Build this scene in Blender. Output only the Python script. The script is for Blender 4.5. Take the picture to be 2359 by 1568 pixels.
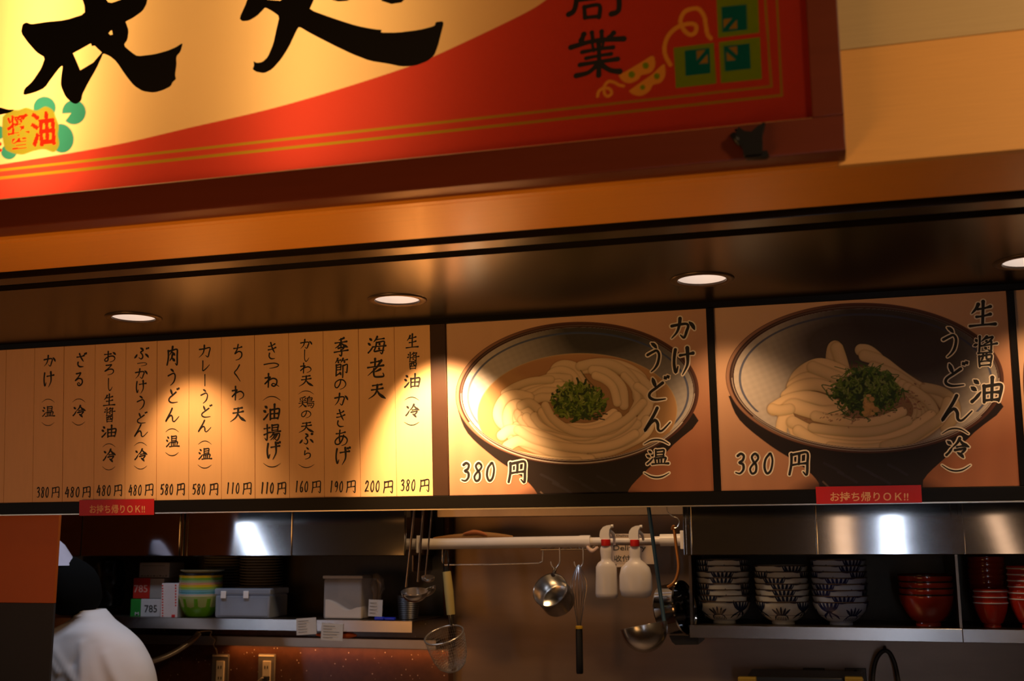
import bpy, bmesh, math, random
import numpy as np
from mathutils import Vector, Matrix

for o in list(bpy.data.objects):
    bpy.data.objects.remove(o, do_unlink=True)
SC = bpy.context.scene
COL = SC.collection
rnd = random.Random(7)

# ------------------------------------------------------------------ camera
FPX, CX, CY = 2600.0, 1179.5, 784.0
YAW, PITCH, ROLL = math.radians(15.5248), math.radians(10.0638), math.radians(-0.3136)
EYE = Vector((0, 0, 1.65))
_f = Vector((-math.sin(YAW)*math.cos(PITCH), math.cos(YAW)*math.cos(PITCH), math.sin(PITCH)))
_r = Vector((math.cos(YAW), math.sin(YAW), 0))
_u = _r.cross(_f)
AR = _r*math.cos(ROLL) + _u*math.sin(ROLL)
AU = -_r*math.sin(ROLL) + _u*math.cos(ROLL)
AF = _f
cam_d = bpy.data.cameras.new('camera')
cam = bpy.data.objects.new('camera', cam_d)
COL.objects.link(cam)
cam.matrix_world = Matrix(((AR.x, AU.x, -AF.x, EYE.x), (AR.y, AU.y, -AF.y, EYE.y), (AR.z, AU.z, -AF.z, EYE.z), (0, 0, 0, 1)))
cam_d.sensor_fit = 'HORIZONTAL'
cam_d.sensor_width = 36.0
cam_d.lens = FPX/2359.0*36.0
cam_d.clip_start = 0.05
cam_d.dof.use_dof = True
cam_d.dof.focus_distance = 3.15
cam_d.dof.aperture_fstop = 3.2
SC.camera = cam

# ------------------------------------------------------------------ world, exposure, large lights
SC.view_settings.view_transform = 'Standard'
SC.view_settings.look = 'None'
SC.view_settings.gamma = 1.0
SC.view_settings.use_curve_mapping = False
SC.view_settings.exposure = 0.0
W = bpy.data.worlds.new('hall_air')
SC.world = W
W.use_nodes = True
W.node_tree.nodes['Background'].inputs[0].default_value = (1.0, 0.47, 0.18, 1)
W.node_tree.nodes['Background'].inputs[1].default_value = 0.028

def lamp(name, kind, loc, power, color, size=0.1, size_y=None, target=None, spot=None, blend=0.5, parent=None):
    d = bpy.data.lights.new(name, kind)
    d.energy = power
    d.color = color
    if kind == 'AREA':
        d.size = size
        if size_y:
            d.shape = 'RECTANGLE'
            d.size_y = size_y
    else:
        d.shadow_soft_size = size
    if kind == 'SPOT':
        d.spot_size = math.radians(spot)
        d.spot_blend = blend
    o = bpy.data.objects.new(name, d)
    COL.objects.link(o)
    o.location = loc
    if target is not None:
        o.rotation_euler = (Vector(target)-Vector(loc)).to_track_quat('-Z', 'Y').to_euler()
    if parent:
        o.parent = parent
    return o

WARM = (1.0, 0.60, 0.27)
COOL = (0.72, 0.82, 1.0)
# food-hall ceiling lamp behind the camera, then two added low warm fills
def hall(loc, power, color, size, size_y, target, spread):
    o = lamp('hall_lamp_and_fill', 'AREA', loc, power, color, size, size_y, target=target)
    o.data.spread = math.radians(spread)
hall((2.3, -0.4, 3.4), 8.5, (1.0, 0.62, 0.30), 0.5, 0.5, (1.0, 1.96, 2.62), 50)
hall((-1.5, 0.9, 0.9), 5.0, (1.0, 0.50, 0.16), 1.2, 0.4, (-0.9, 2.08, 2.29), 80)  # added unseen fill, a warm bounce onto the fascia underside
hall((-2.3, 0.7, 1.3), 1.7, (1.0, 0.40, 0.09), 1.0, 0.5, (-2.3, 3.1, 2.0), 75)  # added unseen fill, an orange bounce onto the left menu slats
# kitchen fluorescent lamps on the kitchen ceiling, behind the menu
lamp('kitchen_tube', 'AREA', (-2.3, 3.30, 2.64), 6.5, COOL, 0.9, 0.1, target=(-2.3, 3.62, 1.2))
lamp('kitchen_tube', 'AREA', (0.6, 3.30, 2.64), 1.8, (0.95, 0.88, 0.85), 0.9, 0.1, target=(0.6, 3.7, 0))
lamp('kitchen_warm_lamp', 'AREA', (-0.75, 3.42, 2.6), 8.5, WARM, 0.35, 0.2, target=(-0.75, 3.95, 1.3))

# ------------------------------------------------------------------ pixel -> world helpers
def ray(px, py):
    return AR*((px-CX)/FPX) - AU*((py-CY)/FPX) + AF
def at(px, py, Y):
    r = ray(px, py)
    return EYE + r*(Y/r.y)
def atz(px, py, Z):
    r = ray(px, py)
    return EYE + r*((Z-EYE.z)/r.z)
class Plane:
    """frame with local u (right), v (up), n (towards the viewer)"""
    def __init__(s, o, tilt=0.0):
        s.o = Vector(o)
        t = math.radians(tilt)
        s.u = Vector((1, 0, 0))
        s.v = Vector((0, -math.sin(t), math.cos(t)))
        s.n = s.u.cross(s.v)
        s.m = Matrix(((s.u.x, s.v.x, s.n.x, s.o.x), (s.u.y, s.v.y, s.n.y, s.o.y), (s.u.z, s.v.z, s.n.z, s.o.z), (0, 0, 0, 1)))
    def uv(s, px, py):
        r = ray(px, py)
        t = (s.o-EYE).dot(s.n)/r.dot(s.n)
        p = EYE + r*t - s.o
        return (p.dot(s.u), p.dot(s.v))

# ------------------------------------------------------------------ materials
MATS = {}
def mat(name, col, rough=0.5, metal=0.0, var=0.08, scale=30, bump=0.0, stretch=None, coat=0.0, trans=0.0, alpha=1.0, emit=None, aniso=0.0, ior=1.45, spec=0.5):
    if name in MATS:
        return MATS[name]
    m = bpy.data.materials.new(name)
    m.use_nodes = True
    nt = m.node_tree
    b = nt.nodes['Principled BSDF']
    tc = nt.nodes.new('ShaderNodeTexCoord')
    mp = nt.nodes.new('ShaderNodeMapping')
    nt.links.new(tc.outputs['Object'], mp.inputs[0])
    if stretch:
        mp.inputs['Scale'].default_value = stretch
    nz = nt.nodes.new('ShaderNodeTexNoise')
    nz.inputs['Scale'].default_value = scale
    nz.inputs['Detail'].default_value = 4
    nt.links.new(mp.outputs[0], nz.inputs[0])
    mx = nt.nodes.new('ShaderNodeMix')
    mx.data_type = 'RGBA'
    c = Vector(col[:3])
    mx.inputs[6].default_value = (*(c*(1-var)), 1)
    mx.inputs[7].default_value = (*[min(1, x) for x in c*(1+var)], 1)
    nt.links.new(nz.outputs[0], mx.inputs[0])
    nt.links.new(mx.outputs[2], b.inputs['Base Color'])
    b.inputs['Roughness'].default_value = rough
    b.inputs['Metallic'].default_value = metal
    b.inputs['Coat Weight'].default_value = coat
    b.inputs['Transmission Weight'].default_value = trans
    b.inputs['Alpha'].default_value = alpha
    b.inputs['IOR'].default_value = ior
    b.inputs['Specular IOR Level'].default_value = spec
    if aniso:
        b.inputs['Anisotropic'].default_value = aniso
    if emit:
        b.inputs['Emission Color'].default_value = (*emit[:3], 1)
        b.inputs['Emission Strength'].default_value = emit[3]
    if bump:
        bp = nt.nodes.new('ShaderNodeBump')
        bp.inputs['Strength'].default_value = bump
        bp.inputs['Distance'].default_value = 0.002
        nt.links.new(nz.outputs[0], bp.inputs['Height'])
        nt.links.new(bp.outputs[0], b.inputs['Normal'])
    MATS[name] = m
    return m

def mat_attr(name, rough=0.5, coat=0.0, translucent=0.0):
    m = bpy.data.materials.new(name)
    m.use_nodes = True
    nt = m.node_tree
    b = nt.nodes['Principled BSDF']
    a = nt.nodes.new('ShaderNodeAttribute')
    a.attribute_name = 'print'
    nt.links.new(a.outputs['Color'], b.inputs['Base Color'])
    b.inputs['Roughness'].default_value = rough
    b.inputs['Coat Weight'].default_value = coat
    b.inputs['Coat Roughness'].default_value = 0.25
    b.inputs['Specular IOR Level'].default_value = 0.25
    if translucent:
        t = nt.nodes.new('ShaderNodeBsdfTranslucent')
        nt.links.new(a.outputs['Color'], t.inputs['Color'])
        ms = nt.nodes.new('ShaderNodeMixShader')
        ms.inputs[0].default_value = translucent
        out = nt.nodes['Material Output']
        nt.links.new(b.outputs[0], ms.inputs[1])
        nt.links.new(t.outputs[0], ms.inputs[2])
        nt.links.new(ms.outputs[0], out.inputs[0])
    return m

BLACK = mat('black_lacquer_wood', (0.005, 0.004, 0.003), 0.4, var=0.3, scale=8, stretch=(1, 10, 10), spec=0.15)
INK = mat('black_ink', (0.008, 0.007, 0.007), 0.6)
SOFFIT = mat("dark_brown_soffit", (0.010, 0.006, 0.0035), 0.27, var=0.15, scale=6, stretch=(0.6, 8, 8), bump=0.02)
STEEL = mat('brushed_steel', (0.42, 0.42, 0.43), 0.075, 1.0, var=0.12, scale=9, stretch=(1.5, 1, 3), bump=0.0)
STEELD = mat('dark_steel', (0.15, 0.115, 0.09), 0.33, 1.0, var=0.2, scale=4, bump=0.05)
CHROME = mat('polished_steel', (0.70, 0.68, 0.66), 0.22, 1.0, var=0.05)
FASCIA = mat('orange_wood_veneer', (0.72, 0.37, 0.10), 0.42, var=0.10, scale=16, stretch=(0.5, 8, 22), bump=0.12)
FASCIA2 = mat('grey_wood_veneer', (0.50, 0.36, 0.17), 0.5, var=0.10, scale=16, stretch=(0.5, 8, 22), bump=0.08)
UNDER = mat('underside_wood_veneer', (0.78, 0.30, 0.03), 0.33, var=0.10, scale=14, stretch=(0.5, 20, 8), bump=0.08)
MENUWOOD = mat('pale_menu_wood', (0.84, 0.50, 0.22), 0.45, var=0.05, scale=12, stretch=(8, 8, 0.8))
WHITEPL = mat('white_plastic', (0.78, 0.76, 0.74), 0.35)
BLACKPL = mat('black_plastic', (0.012, 0.012, 0.013), 0.35)

# ------------------------------------------------------------------ mesh builder
class MB:
    def __init__(s):
        s.v = []
        s.f = []
        s.bev = False
    def add(s, vs, fs):
        b = len(s.v)
        s.v += [tuple(x) for x in vs]
        s.f += [tuple(i+b for i in f) for f in fs]
        return s
    def box(s, a, b, bev=0.0):
        x0, y0, z0 = [min(a[i], b[i]) for i in range(3)]
        x1, y1, z1 = [max(a[i], b[i]) for i in range(3)]
        if bev <= 0:
            vs = [(x0, y0, z0), (x1, y0, z0), (x1, y1, z0), (x0, y1, z0), (x0, y0, z1), (x1, y0, z1), (x1, y1, z1), (x0, y1, z1)]
            return s.add(vs, [(0, 3, 2, 1), (4, 5, 6, 7), (0, 1, 5, 4), (1, 2, 6, 5), (2, 3, 7, 6), (3, 0, 4, 7)])
        s.bev = True
        bm = bmesh.new()
        bmesh.ops.create_cube(bm, size=1)
        for v in bm.verts:
            v.co = Vector(((x0+x1)/2+v.co.x*(x1-x0), (y0+y1)/2+v.co.y*(y1-y0), (z0+z1)/2+v.co.z*(z1-z0)))
        bmesh.ops.bevel(bm, geom=list(bm.edges), offset=bev, segments=2, affect='EDGES', profile=0.6)
        bm.verts.index_update()
        vs = [tuple(v.co) for v in bm.verts]
        fs = [tuple(v.index for v in f.verts) for f in bm.faces]
        bm.free()
        return s.add(vs, fs)
    def obox(s, c, ax, hs):
        """box with centre c, three axes, half sizes"""
        c = Vector(c)
        vs = []
        for k in ((-1, -1, -1), (1, -1, -1), (1, 1, -1), (-1, 1, -1), (-1, -1, 1), (1, -1, 1), (1, 1, 1), (-1, 1, 1)):
            vs.append(c + ax[0]*k[0]*hs[0] + ax[1]*k[1]*hs[1] + ax[2]*k[2]*hs[2])
        return s.add(vs, [(0, 3, 2, 1), (4, 5, 6, 7), (0, 1, 5, 4), (1, 2, 6, 5), (2, 3, 7, 6), (3, 0, 4, 7)])
    def tube(s, pts, r, n=10, caps=True, smooth=True, closed=False):
        pts = [Vector(p) for p in pts]
        rs = list(r) if isinstance(r, (list, tuple)) else [r]*len(pts)
        if smooth and len(pts) > 2:
            q, qr = [], []
            for i in range(len(pts)-1):
                p0, p1, p2, p3 = pts[max(i-1, 0)], pts[i], pts[i+1], pts[min(i+2, len(pts)-1)]
                for k in range(5):
                    t = k/5
                    q.append(0.5*((2*p1)+(p2-p0)*t+(2*p0-5*p1+4*p2-p3)*t*t+(3*p1-p0-3*p2+p3)*t**3))
                    qr.append(rs[i]*(1-t)+rs[i+1]*t)
            q.append(pts[-1])
            qr.append(rs[-1])
            pts, rs = q, qr
        b = len(s.v)
        nrm = None
        for i, p in enumerate(pts):
            t = (pts[min(i+1, len(pts)-1)]-pts[max(i-1, 0)]).normalized()
            if nrm is None:
                nrm = t.orthogonal().normalized()
            else:
                nrm = (nrm - t*nrm.dot(t))
                nrm = nrm.normalized() if nrm.length > 1e-6 else t.orthogonal().normalized()
            bn = t.cross(nrm)
            for k in range(n):
                a = 2*math.pi*k/n
                s.v.append(tuple(p+(nrm*math.cos(a)+bn*math.sin(a))*rs[i]))
        for i in range(len(pts)-1):
            for k in range(n):
                s.f.append((b+i*n+k, b+i*n+(k+1) % n, b+(i+1)*n+(k+1) % n, b+(i+1)*n+k))
        if caps:
            s.f.append(tuple(b+k for k in range(n))[::-1])
            s.f.append(tuple(b+(len(pts)-1)*n+k for k in range(n)))
        return s
    def lathe(s, prof, c=(0, 0, 0), n=32, axis=None, sx=1.0, sy=1.0, caps=True):
        """profile [(r, h)...] round an axis (default z)"""
        c = Vector(c)
        if axis is None:
            ax, e1, e2 = Vector((0, 0, 1)), Vector((1, 0, 0)), Vector((0, 1, 0))
        else:
            ax = Vector(axis).normalized()
            e1 = ax.orthogonal().normalized()
            e2 = ax.cross(e1)
        b = len(s.v)
        for (r, h) in prof:
            for k in range(n):
                a = 2*math.pi*k/n
                s.v.append(tuple(c+e1*math.cos(a)*r*sx+e2*math.sin(a)*r*sy+ax*h))
        for i in range(len(prof)-1):
            for k in range(n):
                s.f.append((b+i*n+k, b+i*n+(k+1) % n, b+(i+1)*n+(k+1) % n, b+(i+1)*n+k))
        if prof[0] == prof[-1]:
            caps = False
        if caps and prof[0][0] > 1e-5:
            s.f.append(tuple(b+k for k in range(n))[::-1])
        if caps and prof[-1][0] > 1e-5:
            s.f.append(tuple(b+(len(prof)-1)*n+k for k in range(n)))
        return s
    def prism(s, poly, y0, y1, map3):
        """poly list of 2D points, map3(u,v,w) -> 3D"""
        n = len(poly)
        vs = [map3(p[0], p[1], y0) for p in poly]+[map3(p[0], p[1], y1) for p in poly]
        fs = [tuple(range(n)), tuple(range(2*n-1, n-1, -1))]
        for i in range(n):
            j = (i+1) % n
            fs.append((i, i+n, j+n, j))
        return s.add(vs, fs)
    def build(s, name, m, parent=None, smooth=True, world=True):
        me = bpy.data.meshes.new(name)
        v = s.v
        off = Vector((0, 0, 0))
        if parent is not None and world:
            inv = parent.matrix_world.inverted() if parent.type == 'EMPTY' else parent.matrix_world.inverted()
            v = [tuple(inv @ Vector(p)) for p in v]
        me.from_pydata(v, [], s.f)
        me.update()
        o = bpy.data.objects.new(name, me)
        COL.objects.link(o)
        if m:
            me.materials.append(m)
        if smooth:
            bm = bmesh.new()
            bm.from_mesh(me)
            bmesh.ops.recalc_face_normals(bm, faces=bm.faces)
            for e in bm.edges:
                if len(e.link_faces) == 2 and e.calc_face_angle(0) > (0.3 if s.bev else 0.9):
                    e.smooth = False
            amax = max((f.calc_area() for f in bm.faces), default=0)
            for f in bm.faces:
                f.smooth = not (s.bev and f.calc_area() > 0.04*amax)
            bm.to_mesh(me)
            bm.free()
        if parent is not None:
            o.parent = parent
        return o

def tag(o, label=None, cat=None, group=None, kind=None):
    if label:
        o['label'] = label
    if cat:
        o['category'] = cat
    if group:
        o['group'] = group
    if kind:
        o['kind'] = kind
    return o
def thing(name, loc, label, cat, group=None, mw=None):
    o = bpy.data.objects.new(name, None)
    o.empty_display_size = 0.02
    COL.objects.link(o)
    if mw is not None:
        o.matrix_world = mw
    else:
        o.location = loc
        o.matrix_world = Matrix.Translation(Vector(loc))
    return tag(o, label, cat, group)
def copy_thing(o, label=None, parent=None):
    c = o.copy()
    COL.objects.link(c)
    if parent is not None:
        c.parent = parent
    if label:
        c['label'] = label
    for ch in list(o.children):
        copy_thing(ch, None, c)
    return c

# ------------------------------------------------------------------ brush glyphs (centre lines on a 100 grid, y down)
WATER = "d 12 12 25 24;d 4 38 18 50;c 6 92 18 78 32 56"
DAK = "d 80 4 87 13;d 92 0 98 9"
KE = "c 18 12 13 40 13 66 20 90 29 70;h 38 32 65 28 92 24;s 68 6 70 35 68 65 48 98"
G = {
 'か': "c 8 38 38 31 64 28 72 38 66 60 56 90 42 78;s 40 4 37 35 28 65 8 92;d 76 20 88 34 96 52",
 'け': KE, 'げ': KE+";"+DAK,
 'ざ': "h 20 30 50 27 76 20;c 40 8 52 32 72 58;c 28 64 26 80 42 92 72 92;"+DAK,
 'る': "c 26 14 48 11 68 8 48 34 14 62 50 46 78 52 84 72 66 92 44 93 38 80 50 75 60 86",
 'お': "h 8 32 34 29 58 26;c 36 6 35 50 32 82 14 86 10 72 38 50 72 44 88 60 78 82 50 94;d 72 14 84 22 94 34",
 'ろ': "c 22 14 48 12 70 8 46 36 10 66 48 48 80 50 86 70 70 88 36 98",
 'し': "c 24 4 22 40 24 76 42 94 66 86 90 66",
 'ふ': "d 42 4 54 12 62 20;c 60 24 44 38 54 54 58 74 48 90 32 80;d 22 54 14 70 4 84;d 74 50 86 62 96 78",
 'つ': "c 4 40 36 26 70 20 94 40 88 66 64 84 38 94",
 'う': "d 34 2 50 8 64 18;c 12 42 42 32 66 27 80 42 72 70 54 88 34 99",
 'ど': "d 28 10 34 26 42 44;c 72 28 46 46 18 66 16 84 40 94 84 90;"+DAK,
 'ん': "c 50 2 38 30 20 64 4 96 24 66 42 52 52 66 54 90 68 94 98 60",
 'カ': "c 6 34 46 28 88 20 82 56 72 92 54 80;s 44 2 42 34 32 66 2 97",
 'レ': "c 22 6 22 50 22 92 54 72 88 38",
 'ー': "v 50 4 50 50 50 96",
 'ち': "h 12 28 50 25 84 18;c 52 4 42 34 22 60 54 46 82 52 84 74 60 92 30 98",
 'く': "c 70 2 46 26 18 46 42 66 78 97",
 'わ': "v 32 2 32 50 30 97;c 8 32 30 28 44 27 26 52 4 76 36 48 70 36 92 54 86 78 58 94",
 'ね': "v 28 2 28 50 26 97;c 6 32 26 28 40 27 22 52 2 76 34 46 62 34 84 46 82 74 66 90 50 82 60 70 78 78 99 92",
 'き': "h 18 24 48 20 76 10;h 14 44 50 40 86 30;c 38 2 54 34 76 60;c 26 64 22 82 42 95 78 94",
 'の': "c 54 18 48 50 28 82 10 72 14 36 48 12 80 20 94 52 78 82 48 97",
 'あ': "h 16 24 48 21 78 14;c 42 2 38 44 42 86;c 68 34 58 62 36 88 12 88 10 66 40 42 76 42 94 62 82 88 54 98",
 'ら': "d 40 2 54 12 64 20;c 26 30 22 48 22 64 48 50 78 54 78 78 58 92 28 99",
 '天': "h 26 18 50 14 76 10;h 20 44 50 40 82 33;s 52 14 48 50 32 76 2 98;n 50 46 66 72 98 94",
 '生': "s 34 12 26 28 10 46;h 32 30 54 27 78 20;h 28 58 52 55 78 48;h 4 92 50 87 96 84;v 52 2 51 45 50 86",
 '油': WATER+";v 42 34 42 62 42 94;c 42 36 66 31 92 29 90 62 85 92;h 44 60 64 57 86 56;h 44 88 64 85 84 84;v 66 2 65 45 64 86",
 '温': WATER+";v 44 8 44 28 44 46;c 44 10 62 7 80 6 79 27 78 44;h 46 27 62 25 78 24;h 46 44 62 42 78 41;v 40 58 42 72 44 88;c 40 60 62 55 88 53 85 70 82 86;v 56 58 57 86;v 69 57 69 85;h 28 93 62 89 100 88",
 '冷': "d 8 18 24 32;c 4 86 16 72 28 50;s 60 4 48 28 28 50;n 58 8 74 30 99 46;h 48 46 62 43 74 40;c 40 62 62 57 84 54 72 72 58 86;d 50 74 66 86 76 99",
 '醤': "d 14 10 19 19;d 6 32 20 27;v 30 2 30 24 28 50;s 58 2 48 10 36 18;c 52 8 68 5 82 3 68 18 46 28;d 54 14 59 19;h 36 32 64 29 98 24;c 76 18 76 34 74 48 62 44;d 50 36 57 43;h 24 56 50 54 76 52;v 28 66 28 80 30 99;c 28 67 50 63 76 61 75 80 72 99;c 44 56 42 70 36 80;c 57 55 57 72 63 75 71 72;h 32 83 50 81 71 80;h 31 96 50 94 72 93",
 '肉': "v 18 22 18 60 8 99;c 18 25 50 19 86 15 87 50 86 98 72 88;s 52 0 46 24 28 46;n 46 26 56 36 70 46;s 50 44 44 60 28 78;n 46 58 56 68 70 78",
 '揚': "h 2 28 20 25 36 21;c 20 4 21 50 18 96 6 84;c 2 64 20 56 38 46;v 50 6 50 24 50 40;c 50 8 68 5 86 4 85 22 84 38;h 52 22 68 20 84 19;h 52 38 68 36 84 35;h 36 51 66 47 100 42;s 58 54 50 68 34 82;c 52 64 72 59 94 56 92 78 80 99 70 90;s 67 63 58 80 40 96;s 80 61 72 78 58 94",
 '海': WATER+";s 54 2 46 18 34 32;h 50 18 70 15 90 12;c 50 34 46 60 38 84 66 80 92 78;c 50 36 70 31 92 29 88 60 80 97 70 89;h 28 60 62 56 100 52;d 63 38 69 48;d 61 63 67 73",
 '老': "h 22 22 48 18 70 14;v 46 2 46 24 45 42;h 4 48 44 43 94 36;s 82 10 54 48 4 90;s 76 56 60 64 44 70;c 40 54 38 76 44 94 70 96 96 92 92 76",
 '季': "s 70 2 52 9 32 14;h 8 30 46 26 90 21;v 50 8 50 30 49 52;s 46 30 34 44 8 58;n 54 30 70 42 98 52;c 30 58 50 55 70 52 62 62 50 67;c 50 67 55 82 50 99 36 92;h 2 80 48 74 98 68",
 '節': "s 26 0 20 12 8 24;h 20 12 32 10 46 8;d 28 14 33 24;s 64 0 58 10 48 22;h 60 10 76 8 94 5;d 72 12 76 22;v 16 34 16 60 14 88;c 16 36 32 33 48 31 48 46 47 60;h 18 47 46 45;h 18 60 46 58;c 14 90 32 81 50 74;d 40 70 50 86;c 62 38 78 34 94 31 93 56 90 74 80 69;v 63 38 63 66 61 99",
 '鶏': "s 42 2 26 10 6 15;d 8 20 14 29;d 24 18 28 27;s 46 16 40 24 34 29;h 8 41 26 38 46 35;h 2 60 26 55 50 50;s 26 40 22 72 0 97;n 26 60 36 78 50 92;s 70 0 65 8 60 13;v 56 14 56 40 56 66;c 56 16 72 12 88 11 87 24 85 37;h 58 27 84 23;h 58 38 84 35;h 56 51 76 47 99 44;c 56 65 78 61 98 59 96 80 86 99 77 91;d 50 78 44 92;d 61 75 64 86;d 72 73 76 84;d 82 70 87 80",
 '円': "v 14 14 13 56 4 97;c 14 17 50 10 92 7 93 50 90 98 72 86;v 52 12 52 34 50 54;h 16 58 52 53 92 50",
 '（': "a 2 92 26 36 50 18 74 36 98 92", '）': "a 2 8 26 64 50 82 74 64 98 8",
 '0': "o 62 4 26 30 16 68 38 96 72 82 88 38 74 6 60 4", '1': "v 62 2 50 50 36 98",
 '2': "c 24 24 50 4 80 14 72 40 42 68 6 94 40 90 92 92", '3': "c 26 14 54 4 80 14 70 34 40 46 74 54 76 78 46 96 8 92",
 '4': "c 56 4 36 36 8 64 46 64 90 60;v 76 30 70 66 62 98", '5': "c 40 8 34 26 24 46 58 42 78 58 66 82 38 96 6 92;h 40 9 64 7 92 4",
 '6': "c 72 2 42 26 20 60 28 92 60 96 78 74 62 54 28 68", '8': "o 80 14 56 3 28 18 40 38 66 58 62 88 30 97 12 78 30 58 62 42 84 26 80 12",
 '9': "c 80 22 60 4 28 22 30 46 60 46 80 22 78 54 62 80 34 98",
}
G['ぶ'] = G['ふ']+";"+DAK
G['ぷ'] = G['ふ']+";o 88 0 82 6 88 12 94 6 88 0"
PROF = {'h': (0.75, 0.5, 0.55, 0.95), 'v': (0.9, 0.75, 0.75, 0.7), 's': (1.05, 0.85, 0.6, 0.2), 'n': (0.3, 0.8, 1.3, 0.35), 'd': (0.35, 1.1, 1.05, 0.4),
        'c': (0.85, 0.7, 0.8, 0.3), 'a': (0.15, 0.5, 0.5, 0.15), 'o': (0.6, 0.75, 0.6, 0.6)}
def crom(P, k=5):
    out = []
    P = [np.array(p, float) for p in P]
    for i in range(len(P)-1):
        a, b, c, d = P[max(i-1, 0)], P[i], P[i+1], P[min(i+2, len(P)-1)]
        for j in range(k):
            t = j/k
            out.append(0.5*((2*b)+(c-a)*t+(2*a-5*b+4*c-d)*t*t+(3*b-a-3*c+d)*t**3))
    out.append(P[-1])
    return np.array(out)
def stroke_strip(mb, pts, ws, z):
    """variable width ribbon with rounded ends, in local u,v at height z"""
    n = len(pts)
    L, Rr = [], []
    for i in range(n):
        t = pts[min(i+1, n-1)]-pts[max(i-1, 0)]
        l = np.hypot(*t)+1e-9
        nn = np.array([-t[1], t[0]])/l
        L.append(pts[i]+nn*ws[i]/2)
        Rr.append(pts[i]-nn*ws[i]/2)
    b = len(mb.v)
    for i in range(n):
        mb.v.append((L[i][0], L[i][1], z))
        mb.v.append((Rr[i][0], Rr[i][1], z))
    for i in range(n-1):
        mb.f.append((b+2*i, b+2*i+1, b+2*i+3, b+2*i+2))
    for (i, s) in ((0, -1), (n-1, 1)):
        t = pts[min(i+1, n-1)]-pts[max(i-1, 0)]
        a0 = math.atan2(t[1], t[0])
        if s < 0:
            a0 += math.pi
        c = len(mb.v)
        m = 7
        for k in range(m):
            a = a0-math.pi/2+math.pi*k/(m-1)
            mb.v.append((pts[i][0]+math.cos(a)*ws[i]/2, pts[i][1]+math.sin(a)*ws[i]/2, z))
        mb.f.append(tuple(range(c, c+m)))
    if n > 4:
        for i in range(2, n-2, 2):      # round the joints of sharp turns
            pass
def glyph(mb, ch, plane, px, py, w, h, z, wt=None, extra=0.0, zstep=1e-6):
    """draw a brush glyph centred at pixel px,py, w x h pixels, on a plane; extra widens (outline)"""
    wt = wt if wt else 0.13*math.sqrt(w*h) if ch not in '（）ー' else 0.09*max(w, h)
    if ch in '0123456789':
        wt = 0.15*h*0.9
    mpp = None
    ns = G[ch].count(';')+1
    if ns > 9:
        wt *= 0.86 if ns < 15 else 0.70
        extra *= 0.9 if ns < 15 else 0.8
    for k, st in enumerate(G[ch].split(';')):
        tk = st.split()
        xy = [(float(tk[i]), float(tk[i+1])) for i in range(1, len(tk), 2)]
        if len(xy) < 3:
            xy = [xy[0], ((xy[0][0]+xy[1][0])/2, (xy[0][1]+xy[1][1])/2), xy[1]]
        P = crom(xy, 5)
        P = np.array([plane.uv(px+(p[0]-50)/100*w, py+(p[1]-50)/100*h) for p in P])
        if mpp is None:
            a, b2 = plane.uv(px, py), plane.uv(px+10, py)
            mpp = (b2[0]-a[0])/10
        pr = PROF[tk[0]]
        t = np.linspace(0, 1, len(P))
        ww = np.interp(t, [0, 0.33, 0.7, 1.0], pr)*wt*mpp
        if tk[0] == 'v':
            ww[0] *= 1.15
        ww = ww+extra*mpp
        stroke_strip(mb, P, ww, z+zstep*(k % 7))

def local_obj(mb, name, m, parent):
    """mesh given in parent-local coordinates"""
    return mb.build(name, m, parent, smooth=False, world=False)

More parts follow.
